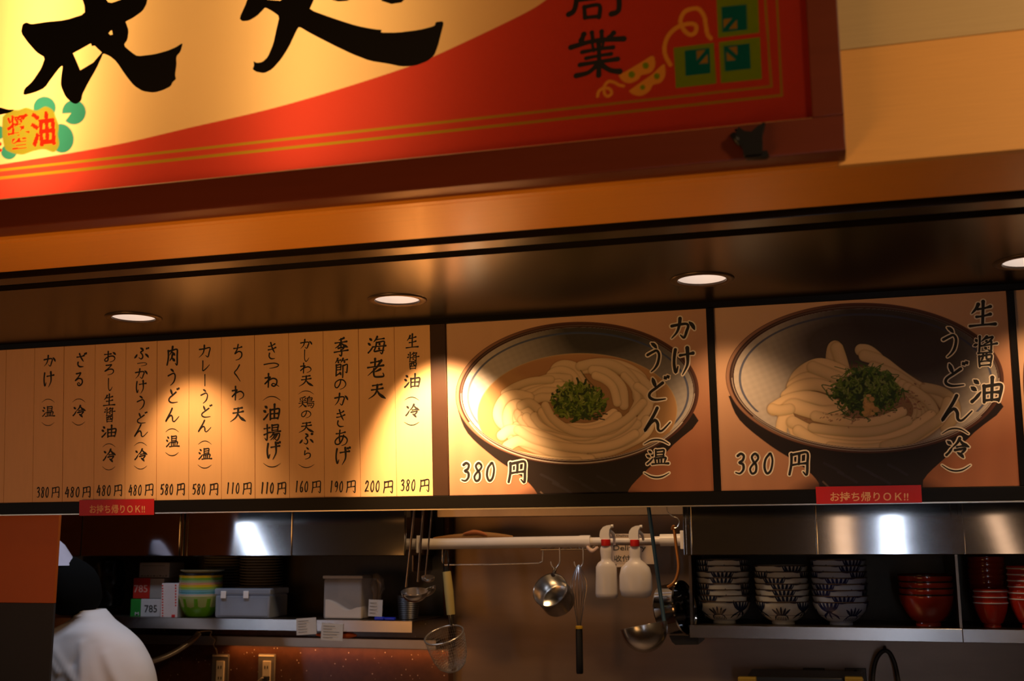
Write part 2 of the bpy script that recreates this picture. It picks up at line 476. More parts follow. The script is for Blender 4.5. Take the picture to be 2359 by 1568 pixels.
# ------------------------------------------------------------------ flat print painted on a dense grid
def S2L(c):
    c = np.array(c, float)/255.0
    return np.where(c <= 0.04045, c/12.92, ((c+0.055)/1.055)**2.4)
class Canvas:
    """colour raster addressed in photograph pixels, laid on a plane"""
    def __init__(s, plane, u0, v0, u1, v1, nx, ny):
        s.pl, s.b, s.nx, s.ny = plane, (u0, v0, u1, v1), nx, ny
        s.uu = np.linspace(u0, u1, nx)
        s.vv = np.linspace(v0, v1, ny)
        U, V = np.meshgrid(s.uu, s.vv)
        P = np.array(plane.o)[None, None, :]+U[..., None]*np.array(plane.u)+V[..., None]*np.array(plane.v)-np.array(EYE)
        d = P@np.array(AF)
        s.X = CX+FPX*(P@np.array(AR))/d
        s.Y = CY-FPX*(P@np.array(AU))/d
        s.px = abs(s.X[0, 1]-s.X[0, 0])
        s.C = np.zeros((ny, nx, 3))
    def crop(s, ox, oy, sc):
        s.x = (s.X-ox)*sc
        s.y = (s.Y-oy)*sc
        s.aa = s.px*sc
    def blend(s, a, col):
        a = np.clip(a, 0, 1)[..., None]
        s.C = s.C*(1-a)+np.asarray(col)*a
    def poly(s, pts, col, op=1.0):
        x, y = s.x, s.y
        ins = np.zeros(x.shape, bool)
        dm = np.full(x.shape, 1e9)
        n = len(pts)
        for i in range(n):
            (x0, y0), (x1, y1) = pts[i], pts[(i+1) % n]
            if y0 != y1:
                c = ((y0 > y) != (y1 > y)) & (x < (x1-x0)*(y-y0)/(y1-y0)+x0)
                ins ^= c
            dx, dy = x1-x0, y1-y0
            t = np.clip(((x-x0)*dx+(y-y0)*dy)/(dx*dx+dy*dy+1e-9), 0, 1)
            dm = np.minimum(dm, np.hypot(x-x0-t*dx, y-y0-t*dy))
        sd = np.where(ins, dm, -dm)
        s.blend((sd/s.aa+0.5).clip(0, 1)*op, col)
    def ell(s, cx, cy, rx, ry, col, rot=0.0, ring=None, op=1.0, soft=0.0, where=None):
        a = math.radians(rot)
        X = (s.x-cx)*math.cos(a)+(s.y-cy)*math.sin(a)
        Y = -(s.x-cx)*math.sin(a)+(s.y-cy)*math.cos(a)
        k = np.sqrt((X/rx)**2+(Y/ry)**2)+1e-9
        d = (1-k)*np.sqrt(X*X+Y*Y)/k     # signed distance, roughly
        if ring:
            d = ring/2-np.abs(d)
        al = (d/(s.aa+soft)+0.5).clip(0, 1)*op
        if where is not None:
            al = al*where
        s.blend(al, col)
        return (d/s.aa+0.5).clip(0, 1)
    def line(s, pts, w, col, op=1.0):
        P = crom(pts, 6) if len(pts) > 2 else np.array(pts, float)
        dm = np.full(s.x.shape, 1e9)
        for i in range(len(P)-1):
            x0, y0 = P[i]
            dx, dy = P[i+1]-P[i]
            t = np.clip(((s.x-x0)*dx+(s.y-y0)*dy)/(dx*dx+dy*dy+1e-9), 0, 1)
            dm = np.minimum(dm, np.hypot(s.x-x0-t*dx, s.y-y0-t*dy))
        s.blend(((w/2-dm)/s.aa+0.5).clip(0, 1)*op, col)
    def noodle(s, pts, r, col, clip=None, dark=0.50, hl=(0, -0.35)):
        """a printed round strand: shaded across its width, soft contact line beside it"""
        P = crom(pts, 5)
        r_ = r
        m0 = (s.x > P[:, 0].min()-2*r) & (s.x < P[:, 0].max()+2*r) & (s.y > P[:, 1].min()-2*r) & (s.y < P[:, 1].max()+2*r)
        jj, ii = np.where(m0)
        if len(jj) == 0:
            return
        j0, j1, i0, i1 = jj.min(), jj.max()+1, ii.min(), ii.max()+1
        x, y = s.x[j0:j1, i0:i1], s.y[j0:j1, i0:i1]
        dm = np.full(x.shape, 1e9)
        sx, sy = np.zeros(x.shape), np.zeros(x.shape)
        for i in range(len(P)-1):
            x0, y0 = P[i]
            dx, dy = P[i+1]-P[i]
            t = np.clip(((x-x0)*dx+(y-y0)*dy)/(dx*dx+dy*dy+1e-9), 0, 1)
            qx, qy = x-x0-t*dx, y-y0-t*dy
            d = np.hypot(qx, qy)
            u = d < dm
            dm = np.where(u, d, dm)
            sx = np.where(u, qx, sx)
            sy = np.where(u, qy, sy)
        k = (dm/r_).clip(0, 1)
        nz = np.sqrt(1-k*k)
        lit = (0.62*nz+0.38*((sx*hl[0]+sy*hl[1])/r_*1.6+0.5).clip(0, 1))
        sh = dark+(1-dark)*lit.clip(0, 1)**0.9
        c = np.asarray(col)[None, None, :]*sh[..., None]
        c[..., 2] *= 0.85+0.15*lit
        C = s.C[j0:j1, i0:i1]
        cl = 1.0 if clip is None else clip[j0:j1, i0:i1]
        a0 = (((r_*1.28-dm)/(r_*0.3)).clip(0, 1)*0.55*cl)[..., None]
        C = C*(1-a0)+C*np.array([0.55, 0.40, 0.30])*a0
        a = (((r_-dm)/s.aa+0.5).clip(0, 1)*cl)[..., None]
        s.C[j0:j1, i0:i1] = C*(1-a)+c*a
    def tris(s, T, col):
        acc = np.zeros(s.x.shape)
        for (a, b, c) in T:
            m = (s.x > min(a[0], b[0], c[0])-2*s.aa) & (s.x < max(a[0], b[0], c[0])+2*s.aa) & (s.y > min(a[1], b[1], c[1])-2*s.aa) & (s.y < max(a[1], b[1], c[1])+2*s.aa)
            if not m.any():
                continue
            x, y = s.x[m], s.y[m]
            e = []
            for p, q in ((a, b), (b, c), (c, a)):
                e.append((q[0]-p[0])*(y-p[1])-(q[1]-p[1])*(x-p[0]))
            ins = ((e[0] >= 0) & (e[1] >= 0) & (e[2] >= 0)) | ((e[0] <= 0) & (e[1] <= 0) & (e[2] <= 0))
            acc[m] = np.maximum(acc[m], ins)
        s.blend(acc, col)
    def build(s, name, m, parent, z=0.0):
        nx, ny = s.nx, s.ny
        U, V = np.meshgrid(s.uu, s.vv)
        co = np.stack([U, V, np.full(U.shape, z)], -1).reshape(-1, 3)
        idx = np.arange(nx*ny).reshape(ny, nx)
        q = np.stack([idx[:-1, :-1], idx[:-1, 1:], idx[1:, 1:], idx[1:, :-1]], -1).reshape(-1, 4)
        if s.vv[1] < s.vv[0]:
            q = q[:, ::-1]
        me = bpy.data.meshes.new(name)
        me.vertices.add(len(co))
        me.vertices.foreach_set('co', co.ravel().astype(np.float32))
        me.loops.add(q.size)
        me.loops.foreach_set('vertex_index', q.ravel().astype(np.int32))
        me.polygons.add(len(q))
        me.polygons.foreach_set('loop_start', np.arange(0, q.size, 4, dtype=np.int32))
        me.polygons.foreach_set('loop_total', np.full(len(q), 4, dtype=np.int32))
        me.update(calc_edges=True)
        at_ = me.color_attributes.new('print', 'FLOAT_COLOR', 'POINT')
        rgba = np.ones((len(co), 4), np.float32)
        rgba[:, :3] = s.C.reshape(-1, 3)
        at_.data.foreach_set('color', rgba.ravel())
        me.materials.append(m)
        o = bpy.data.objects.new(name, me)
        COL.objects.link(o)
        o.parent = parent
        return o

def font_tris(text, off=0.012):
    cu = bpy.data.curves.new('t', 'FONT')
    cu.body = text
    cu.offset = off
    cu.resolution_u = 3
    o = bpy.data.objects.new('t', cu)
    COL.objects.link(o)
    dg = bpy.context.evaluated_depsgraph_get()
    me = bpy.data.meshes.new_from_object(o.evaluated_get(dg))
    me.calc_loop_triangles()
    V = [(v.co.x, v.co.y) for v in me.vertices]
    T = [tuple(V[i] for i in t.vertices) for t in me.loop_triangles]
    bpy.data.objects.remove(o, do_unlink=True)
    return T
def font_on(mb, text, quad, z, off=0.012):
    """lay font text into a pixel quad (tl, tr, br, bl) given as local u,v tuples"""
    T = font_tris(text, off)
    xs = [p[0] for t in T for p in t]
    ys = [p[1] for t in T for p in t]
    x0, x1, y0, y1 = min(xs), max(xs), min(ys), max(ys)
    tl, tr, br, bl = [np.array(q) for q in quad]
    for t in T:
        b = len(mb.v)
        for p in t:
            a, c = (p[0]-x0)/(x1-x0), (p[1]-y0)/(y1-y0)
            q = (bl*(1-a)+br*a)*(1-c)+(tl*(1-a)+tr*a)*c
            mb.v.append((q[0], q[1], z))
        mb.f.append((b, b+1, b+2))
def flat_loops(mb, loops, z):
    """fill 2D loops (holes allowed) into mb"""
    cu = bpy.data.curves.new('p', 'CURVE')
    cu.dimensions = '2D'
    cu.fill_mode = 'BOTH'
    for lp in loops:
        sp = cu.splines.new('POLY')
        sp.points.add(len(lp)-1)
        for i, p in enumerate(lp):
            sp.points[i].co = (p[0], p[1], 0, 1)
        sp.use_cyclic_u = True
    o = bpy.data.objects.new('p', cu)
    COL.objects.link(o)
    dg = bpy.context.evaluated_depsgraph_get()
    me = bpy.data.meshes.new_from_object(o.evaluated_get(dg))
    b = len(mb.v)
    mb.v += [(v.co.x, v.co.y, z) for v in me.vertices]
    mb.f += [tuple(i+b for i in p.vertices) for p in me.polygons]
    bpy.data.objects.remove(o, do_unlink=True)

# ================================================================== STRUCTURE
KY = 3.9             # front of the kitchen cupboards and shelves
BACK = 4.30          # steel back wall
SOF = 2.29           # soffit height
def sbox(name, a, b, m, bev=0.0, kind='structure', parent=None):
    o = MB().box(a, b, bev).build(name, m, parent)
    if kind and parent is None:
        tag(o, kind=kind)
    return o
def streak(px, py, wpx, h, power, col, roll=0.0):
    """added unseen area light, placed so the steel doors mirror it as a streak"""
    p = at(px, py, 9.4)
    p.y = 2*KY-9.4
    o = lamp('streak_light', 'AREA', p, power, col, wpx/FPX*9.6, h)
    d = (Vector((-2.1, KY, 1.5))-p) if px < 1000 else (Vector((0.2, KY, 1.5))-p)
    q = d.to_track_quat('-Z', 'Y')
    o.data.spread = math.radians(28)
    o.rotation_euler = (q.to_matrix() @ Matrix.Rotation(math.radians(roll), 3, 'Z')).to_euler()
streak(612, 1330, 22, 1.5, 0.16, COOL, 23)
streak(2062, 1330, 26, 1.7, 0.2, COOL, 0)
streak(300, 1280, 110, 1.4, 0.16, (1.0, 0.75, 0.5))
streak(1945, 1280, 34, 1.4, 0.035, (1.0, 0.6, 0.35))
streak(2325, 1280, 26, 1.4, 0.03, (1.0, 0.6, 0.35), 15)

XL, XR = -3.6, 1.6
sbox('floor', (-5, -2.5, -0.05), (3, 4.6, 0.0), mat('grey_floor_tile', (0.16, 0.13, 0.11), 0.5, scale=5))
# front fascia of wood veneer: an upper greyer board over the orange one, with the sign box let into it at the left
SR = at(1938, 200, 1.965).x          # right side of the sign box
wf = tag(thing('wall_front', (SR, 1.965, SOF), None, None), kind='structure')
seam_z = at(2150, 91, 1.965).z
MB().box((SR-0.012, 1.965, SOF), (XR, 1.985, seam_z-0.0008), 0.0008).build('panel', FASCIA, wf)
MB().box((SR-0.012, 1.9665, seam_z+0.0008), (XR, 1.985, 3.4), 0.0008).build('panel', FASCIA2, wf)
Y_U = at(1180, 534, 2).y
def yz(py, z):   # depth of a horizontal line seen at x = 1180
    return atz(1180, py, z).y
y_un = yz(532, SOF)
o = sbox('ceiling', (XL, 1.985, SOF), (XR, y_un, SOF+0.02), UNDER)
MB().box((XL, 1.966, SOF+0.0005), (SR-0.013, 1.985, SOF+0.02)).build('trim_1', UNDER)
tag(bpy.data.objects['trim_1'], kind='structure')
y_a, y_b, y_c = yz(532, SOF), yz(550, SOF-0.004), yz(567, SOF-0.004)
y_d = yz(582, SOF)
sbox('trim_2', (XL, y_a, SOF+0.012), (XR, y_b+0.001, SOF+0.03), BLACK)
sbox('trim_3', (XL, y_b, SOF-0.004), (XR, y_c, SOF+0.03), SOFFIT, 0.001)
sbox('trim_4', (XL, y_c-0.001, SOF+0.012), (XR, y_d, SOF+0.03), BLACK)

# soffit with holes for the downlights
DL = [atz(308, 731, SOF), atz(915, 690, SOF), atz(1617, 643, SOF), atz(2372, 602, SOF)]
mb = MB()
xs_ = [XL]
for p in DL:
    R_ = 0.0615
    x0, x1, q0, q1 = p.x-0.09, p.x+0.09, p.y-0.09, p.y+0.09
    xa = xs_[-1]
    mb.add([(xa, y_d, SOF), (x0, y_d, SOF), (x0, 3.16, SOF), (xa, 3.16, SOF)], [(0, 1, 2, 3)])
    mb.add([(x0, y_d, SOF), (x1, y_d, SOF), (x1, q0, SOF), (x0, q0, SOF)], [(0, 1, 2, 3)])
    mb.add([(x0, q1, SOF), (x1, q1, SOF), (x1, 3.16, SOF), (x0, 3.16, SOF)], [(0, 1, 2, 3)])
    ring_, sq_ = [], []
    for k in range(48):
        t_ = 2*math.pi*k/48
        cx_, sy_ = math.cos(t_), math.sin(t_)
        ring_.append((p.x+R_*cx_, p.y+R_*sy_, SOF))
        m_ = max(abs(cx_), abs(sy_))
        sq_.append((p.x+0.09*cx_/m_, p.y+0.09*sy_/m_, SOF))
    mb.add(ring_+sq_, [(k, (k+1) % 48, 48+(k+1) % 48, 48+k) for k in range(48)])
    xs_.append(x1)
mb.add([(xs_[-1], y_d, SOF), (max(XR, xs_[-1]+0.01), y_d, SOF), (max(XR, xs_[-1]+0.01), 3.16, SOF), (xs_[-1], 3.16, SOF)], [(0, 1, 2, 3)])
so = mb.build('ceiling', SOFFIT, smooth=False)
tag(so, kind='structure')
sbox('trim_5', (XL, y_d-0.0005, SOF), (XR, y_d+0.0, SOF+0.03), SOFFIT)
# hall side back-ups: wall above the soffit and the kitchen ceiling
sbox('wall_menu', (XL, 3.12, SOF-0.03), (XR, 3.16, 2.75), BLACK)
sbox('ceiling', (XL, 3.16, 2.7), (XR, 4.6, 2.75), mat('kitchen_ceiling_paint', (0.25, 0.22, 0.20), 0.7))

# pillar wall at the left: orange upper panel, dark grey below
px_edge = at(130, 1290, 3.3).x
wl = tag(thing('wall_left', (px_edge, 3.3, 0), None, None), kind='structure')
zsplit = at(60, 1388, 3.3).z
MB().box((XL, 3.3, zsplit), (px_edge, 3.312, 2.3), 0.001).build('upper_panel', mat('orange_paint', (0.62, 0.13, 0.006), 0.55, var=0.04), wl)
MB().box((XL, 3.302, 0), (px_edge-0.0, 3.312, zsplit-0.001), 0.001).build('lower_panel', mat('dark_grey_paint', (0.030, 0.026, 0.024), 0.6), wl)

# back walls: speckled dark brown stone at the left, steel at the right
def granite():
    m = mat('speckled_brown_stone', (0.072, 0.025, 0.011), 0.25, var=0.35, scale=40)
    nt = m.node_tree
    b = nt.nodes['Principled BSDF']
    vo = nt.nodes.new('ShaderNodeTexVoronoi')
    vo.inputs['Scale'].default_value = 60
    tc = nt.nodes['Texture Coordinate']
    nt.links.new(tc.outputs['Object'], vo.inputs['Vector'])
    cr = nt.nodes.new('ShaderNodeMath')
    cr.operation = 'LESS_THAN'
    cr.inputs[1].default_value = 0.12
    nt.links.new(vo.outputs['Distance'], cr.inputs[0])
    n2 = nt.nodes.new('ShaderNodeTexNoise')
    n2.inputs['Scale'].default_value = 25
    nt.links.new(tc.outputs['Object'], n2.inputs[0])
    c2 = nt.nodes.new('ShaderNodeMath')
    c2.operation = 'GREATER_THAN'
    c2.inputs[1].default_value = 0.54
    nt.links.new(n2.outputs[0], c2.inputs[0])
    ml = nt.nodes.new('ShaderNodeMath')
    ml.operation = 'MULTIPLY'
    nt.links.new(cr.outputs[0], ml.inputs[0])
    nt.links.new(c2.outputs[0], ml.inputs[1])
    old = b.inputs['Base Color'].links[0].from_socket
    mx = nt.nodes.new('ShaderNodeMix')
    mx.data_type = 'RGBA'
    nt.links.new(ml.outputs[0], mx.inputs[0])
    nt.links.new(old, mx.inputs[6])
    mx.inputs[7].default_value = (0.55, 0.42, 0.30, 1)
    nt.links.new(mx.outputs[2], b.inputs['Base Color'])
    return m
xg = at(1033, 1450, 4.24).x
sbox('wall_back', (XL, 4.24, 0), (xg, 4.6, 2.7), granite())
sbox('wall_back', (xg, BACK, 0), (XR, 4.6, 2.7), mat('warm_wall_steel', (0.24, 0.175, 0.135), 0.42, 0.75, var=0.25, scale=3, stretch=(1, 1, 4)))
zh = at(1300, 1187, 4.1).z
sbox('trim_6', (xg+0.002, 4.1, zh), (at(1573, 1180, 4.1).x, BACK, zh+0.12), mat('warm_steel', (0.5, 0.42, 0.36), 0.3, 1.0, var=0.1))

# ================================================================== SIGN BOX (backlit)
SIGNY = at(1180, 345, 1.905).y
fx1 = at(1939, 170, SIGNY).x
fz0 = at(1948, 345, SIGNY).z
ix1 = at(1864, 140, SIGNY+0.008).x
iz0 = at(1870, 275, SIGNY+0.008).z
ZT = 3.3
sign = thing('shop_sign', (0, 1.965, fz0), 'large backlit shop sign with black brush characters over yellow and red', 'sign')
RED_FR = mat('dark_red_frame', (0.12, 0.022, 0.008), 0.36, var=0.12, scale=10, stretch=(0.5, 6, 6))
fb = MB()
fb.box((XL, SIGNY, fz0), (fx1, SIGNY+0.075, fz0+0.002))
fr = MB().box((XL, SIGNY, fz0), (fx1, SIGNY+0.060, iz0), 0.0025)
fr.build('frame', RED_FR, sign)
MB().box((ix1, SIGNY, iz0+0.0003), (fx1, SIGNY+0.060, ZT), 0.0025).build('frame', RED_FR, sign)
MB().box((XL, 2.155, fz0+0.01), (SR-0.014, 2.16, ZT)).box((SR-0.016, SIGNY+0.062, fz0+0.03), (SR-0.014, 2.16, ZT)).box((XL, 1.99, fz0+0.026), (SR-0.016, 2.16, fz0+0.030)).build('light_box', mat('white_box_lining', (0.8, 0.78, 0.74), 0.8), sign)
# lamps inside the box
for (px, pw) in ((-560, 2.6), (235, 5.0), (790, 1.7), (960, 0.55)):
    p0, p1 = at(px, 480, 2.07), at(px-35, -600, 2.07)
    c = (p0+p1)/2
    c.z = max(c.z, 2.9)
    lo = lamp('sign_tube', 'AREA', (c.x, 2.09, c.z-0.08), pw, (1.0, 0.64, 0.30), 0.05, 1.05, target=(c.x, 1.0, c.z-0.08))

SP = Plane((0, SIGNY+0.012, 0), 0.0)
FACE_M = mat_attr('translucent_sign_face', 0.35, translucent=0.82)
u0, v0 = SP.uv(-60, 480)
v0 = iz0+0.0055
u1 = ix1+0.004
v1 = SP.uv(0, -50)[1]
cv = Canvas(SP, u0, v0, u1, v1, 860, 270)
YEL, REDC, OLV = (0.88, 0.60, 0.26), (0.60, 0.060, 0.034), (0.42, 0.26, 0.015)
cv.crop(0, 0, 1.0)
cv.blend(np.ones(cv.x.shape), YEL)
sw = crom([(-400, 430), (-150, 402), (0, 379), (254, 336), (437, 294), (610, 254), (763, 211), (931, 157), (1017, 122), (1200, 35), (1265, -5), (1340, -60)], 5)
cv.poly([tuple(p) for p in sw]+[(2400, -60), (2400, 800), (-400, 800)], REDC)
for (L, w) in (([(-300, 425), (0, 392), (1200, 262), (1776, 199), (1777, 198.7), (1763, 0), (1759, -60)], 6.0), ([(-300, 442), (0, 410), (1200, 284), (1300, 273), (1800, 219.5), (1801, 219), (1789.7, 0), (1786, -60)], 6.5)):
    for a, b in zip(L[:-1], L[1:]):
        cv.line([a, b], w, OLV)
cv.crop(1300, 0, 3.5636)
GRN, TEA, GLD, PEA = (0.20, 0.36, 0.008), (0.005, 0.17, 0.17), (0.36, 0.24, 0.03), (0.86, 0.42, 0.06)
for q in ([(1240, -200), (1262, 310), (1600, 268), (1580, -230)], [(898, 392), (1228, 352), (1248, 685), (915, 722)], [(1270, 347), (1606, 305), (1624, 648), (1285, 683)]):
    cv.poly(q, GRN)
for q in ([(1288, 58), (1495, 35), (1503, 242), (1297, 265)], [(988, 415), (1192, 392), (1200, 600), (997, 624)], [(1308, 378), (1520, 357), (1530, 565), (1318, 585)]):
    cv.poly(q, TEA)
for q in ([(1308, 158), (1378, 149), (1306, 235)], [(1415, 163), (1419, 233), (1350, 239)], [(1086, 418), (1158, 409), (1090, 492)], [(1173, 448), (1181, 516), (1108, 523)], [(1346, 390), (1419, 381), (1421, 452)], [(1331, 426), (1408, 493), (1335, 498)]):
    cv.poly(q, GLD)
cv.line([(870, 530), (832, 460), (823, 385), (850, 300), (910, 235), (980, 203), (1050, 195), (1083, 217), (1075, 265), (1040, 285), (1000, 265), (965, 215), (955, 160), (990, 95), (1060, 70), (1110, 80), (1150, 140), (1165, 230), (1178, 285), (1203, 315)], 35, PEA)
cv.line([(272, 790), (285, 748), (325, 722), (372, 730), (388, 765), (358, 790), (330, 768), (328, 712), (362, 670), (410, 676), (450, 698), (487, 706)], 24, PEA)
cv.poly([tuple(p) for p in crom([(445, 618), (540, 565), (640, 505), (722, 458), (746, 500), (742, 550), (710, 595), (655, 612), (628, 622), (610, 650), (560, 677), (510, 680), (470, 655), (445, 618)], 4)], PEA)
cv.poly([tuple(p) for p in crom([(530, 745), (620, 680), (720, 610), (812, 528), (830, 570), (825, 630), (790, 678), (730, 697), (700, 745), (650, 780), (600, 785), (555, 770), (530, 745)], 4)], PEA)
for (x, y, r) in ((553, 612, 27), (668, 538, 26), (643, 717, 20), (760, 625, 24)):
    cv.ell(x, y, r, r, GRN)
cv.crop(0, 0, 1.966)
TL = (0.035, 0.24, 0.17)
cv.ell(202, 487, 51, 50, TL)
cv.ell(335, 508, 54, 56, TL, 15)
cv.poly([(270, 516), (322, 512), (292, 552)], YEL)
cv.ell(278, 626, 56, 66, TL, -10)
cv.ell(40, 688, 36, 34, TL)
cv.ell(-2, 600, 24, 30, TL)
cv.poly([tuple(p) for p in crom([(12, 530), (45, 500), (85, 498), (120, 488), (165, 500), (205, 482), (240, 500), (252, 530), (266, 570), (262, 610), (268, 655), (245, 688), (200, 676), (150, 684), (100, 700), (50, 690), (22, 670), (10, 610), (12, 530)], 4)], (0.26, 0.24, 0.02))
RT = (0.90, 0.015, 0.004)
for ch, (q0, q1, q2, q3) in (('醤', ((28, 524), (130, 514), (136, 668), (38, 678))), ('油', ((138, 512), (242, 504), (250, 654), (146, 666)))):
    T = font_tris(ch)
    xs = [p[0] for t in T for p in t]
    ys = [p[1] for t in T for p in t]
    X0, X1, Y0, Y1 = min(xs), max(xs), min(ys), max(ys)
    TT = []
    for t in T:
        r = []
        for p in t:
            a, c = (p[0]-X0)/(X1-X0), (p[1]-Y0)/(Y1-Y0)
            r.append(((q3[0]*(1-a)+q2[0]*a)*(1-c)+(q0[0]*(1-a)+q1[0]*a)*c, (q3[1]*(1-a)+q2[1]*a)*(1-c)+(q0[1]*(1-a)+q1[1]*a)*c))
        TT.append(r)
    for dx, dy in (((-3, 0), (3, 0), (0, -2), (0, 2)) if ch == '油' else ((0, 0),)):
        cv.tris([[(p[0]+dx, p[1]+dy) for p in r] for r in TT], RT)
cv.ell(-3, 652, 11, 9, RT)
cv.ell(-3, 680, 12, 8, RT)
face = thing('face_holder', (0, 0, 0), None, None, mw=SP.m)
face.parent = sign
face.matrix_parent_inverse = sign.matrix_world.inverted()
bpy.data.objects.remove(face, do_unlink=True)
def plane_child(mbd, name, m, parent, pl):
    """mesh whose coordinates are given on plane pl, as a child of parent"""
    mbd.v = [tuple(pl.m @ Vector(p)) for p in mbd.v]
    return mbd.build(name, m, parent, smooth=False)
sf = cv.build('printed_face', FACE_M, sign)
sf.matrix_parent_inverse = Matrix.Identity(4)
sf.matrix_basis = sign.matrix_world.inverted() @ SP.m
# the face goes on past the picture's edge
ext = MB()
ext.add([(XL, v0, 0), (u0, v0, 0), (u0, ZT, 0), (XL, ZT, 0), (u0, v1, 0), (u1, v1, 0), (u1, ZT, 0)], [(0, 1, 2, 3), (4, 5, 6, 2)])
em = mat('translucent_yellow_face', YEL, 0.35)
nt = em.node_tree
tr = nt.nodes.new('ShaderNodeBsdfTranslucent')
tr.inputs[0].default_value = (*YEL, 1)
ms = nt.nodes.new('ShaderNodeMixShader')
ms.inputs[0].default_value = 0.82
nt.links.new(nt.nodes['Principled BSDF'].outputs[0], ms.inputs[1])
nt.links.new(tr.outputs[0], ms.inputs[2])
nt.links.new(ms.outputs[0], nt.nodes['Material Output'].inputs[0])
plane_child(ext, 'printed_face', em, sign, SP)
# big black brush characters, cut in opaque black film on the face
def loc(pts, sc, ox=0, oy=0, dense=True):
    return [SP.uv(ox+p[0]/sc, oy+p[1]/sc) for p in pts]
def rounded(pts, k=3):
    """soften a traced outline a little"""
    q = [np.array(p, float) for p in pts]
    for _ in range(k-1):
        r = []
        n = len(q)
        for i in range(n):
            a, b = q[i], q[(i+1) % n]
            r += [a*0.82+b*0.18, a*0.18+b*0.82]
        q = r
    return [tuple(p) for p in q]
g1 = [(345, -60), (385, 20), (388, 65), (300, 93), (200, 103), (145, 112), (122, 103), (105, 112), (98, 150), (130, 195), (170, 240), (207, 262), (190, 310), (150, 370), (112, 405), (108, 433), (160, 420), (205, 400), (240, 350), (275, 305), (288, 298), (280, 350), (278, 390), (300, 440), (330, 468), (350, 473), (372, 455), (375, 430), (400, 380), (440, 310), (462, 262), (470, 243), (500, 255), (530, 280), (570, 340), (610, 390), (650, 415), (700, 421), (740, 410), (775, 393), (785, 372), (800, 360), (795, 340), (802, 295), (800, 258), (820, 235), (831, 195), (800, 215), (760, 232), (700, 248), (625, 257), (600, 240), (562, 208), (580, 180), (585, 140), (575, 110), (570, 100), (600, 85), (620, 72), (650, 50), (668, 15), (680, -60), (600, -60), (560, -2), (497, 19), (470, -20), (460, -60)]
g1h = [(333, 243), (375, 220), (414, 198), (419, 211), (431, 208), (464, 239), (425, 285), (366, 320), (350, 282)]
g1s = [(494, 152), (503, 141), (510, 139), (513, 158), (502, 161)]
g2 = [(1135, -60), (1120, 10), (1086, 85), (1100, 98), (1130, 95), (1165, 75), (1190, 50), (1203, 35), (1235, 52), (1268, 76), (1255, 130), (1240, 200), (1215, 260), (1190, 283), (1165, 287), (1150, 278), (1153, 298), (1146, 315), (1165, 328), (1200, 333), (1235, 315), (1275, 270), (1310, 215), (1345, 140), (1357, 122), (1400, 148), (1500, 200), (1600, 248), (1680, 278), (1760, 290), (1820, 303), (1880, 300), (1935, 280), (1967, 255), (1985, 210), (2000, 150), (2011, 108), (2005, 98), (1975, 102), (1970, 120), (1900, 138), (1800, 150), (1725, 150), (1732, 137), (1700, 135), (1620, 120), (1520, 88), (1403, 46), (1415, 20), (1450, -60), (1293, -60), (1287, 7), (1198, 0), (1215, -60)]
mb = MB()
flat_loops(mb, [loc(rounded(g1, 2), 1.966), loc(g1h, 1.966), loc(g1s, 1.966)], 0.002)
plane_child(mb, 'brush_character', INK, sign, SP)
mb = MB()
flat_loops(mb, [loc(rounded(g2, 2), 1.966)], 0.002)
flat_loops(mb, [loc([(1490, -60), (1505, 2), (1535, 9), (1575, 6), (1610, -10), (1625, -60)], 1.966)], 0.002)
flat_loops(mb, [loc([(1710, -60), (1730, 6), (1775, 20), (1820, 13), (1850, -15), (1860, -60)], 1.966)], 0.002)
plane_child(mb, 'brush_character', INK, sign, SP)
mb = MB()
flat_loops(mb, [loc(rounded([(-80, 500), (0, 487), (40, 498), (70, 498), (45, 512), (0, 521), (-80, 530)], 2), 1.966)], 0.002)
plane_child(mb, 'brush_character', INK, sign, SP)
def pxstroke(mb, pts, w, pl, sc, ox, oy, z, prof=(1, 1)):
    P = crom(pts, 5) if len(pts) > 2 else crom([pts[0], ((pts[0][0]+pts[1][0])/2, (pts[0][1]+pts[1][1])/2), pts[1]], 3)
    Q = np.array([pl.uv(ox+p[0]/sc, oy+p[1]/sc) for p in P])
    a, b = pl.uv(ox, oy), pl.uv(ox+10, oy)
    mp = (b[0]-a[0])/10/sc
    ws = np.interp(np.linspace(0, 1, len(P)), np.linspace(0, 1, len(prof)), prof)*w*mp
    stroke_strip(mb, Q, ws, z)
mb = MB()
for i, (pts, w) in enumerate([([(162, 285), (142, 335)], 46), ([(228, 270), (238, 345)], 36), ([(308, 262), (310, 340)], 38), ([(405, 275), (372, 312)], 44), ([(55, 393), (200, 350), (320, 330), (490, 322)], 44),
              ([(148, 432), (290, 405), (402, 392)], 34), ([(180, 482), (290, 460), (386, 446)], 32), ([(130, 536), (280, 512), (440, 488)], 38), ([(283, 345), (288, 470), (284, 622)], 40),
              ([(268, 540), (200, 598), (100, 625)], 42), ([(305, 535), (380, 580), (455, 590)], 46), ([(228, 345), (243, 420)], 26), ([(325, 340), (312, 405)], 26)]):
    pxstroke(mb, pts, w, SP, 3.5636, 1300, 0, 0.002+i*2e-6, (1.05, 0.85, 0.9, 1.1))
plane_child(mb, 'brush_character', INK, sign, SP)
mb = MB()
for i, (pts, w) in enumerate([([(105, -120), (100, 20), (78, 95), (38, 122)], 46), ([(165, 60), (172, 150)], 36), ([(170, 62), (288, 47), (287, 145)], 36), ([(178, 148), (288, 137)], 34), ([(130, 8), (255, -8)], 28),
              ([(445, -120), (452, 60), (430, 105), (388, 118)], 46), ([(210, -60), (215, -8)], 30)]):
    pxstroke(mb, pts, w, SP, 3.5636, 1300, 0, 0.002+i*2e-6, (1.0, 0.9, 0.95, 1.05))
plane_child(mb, 'brush_character', INK, sign, SP)

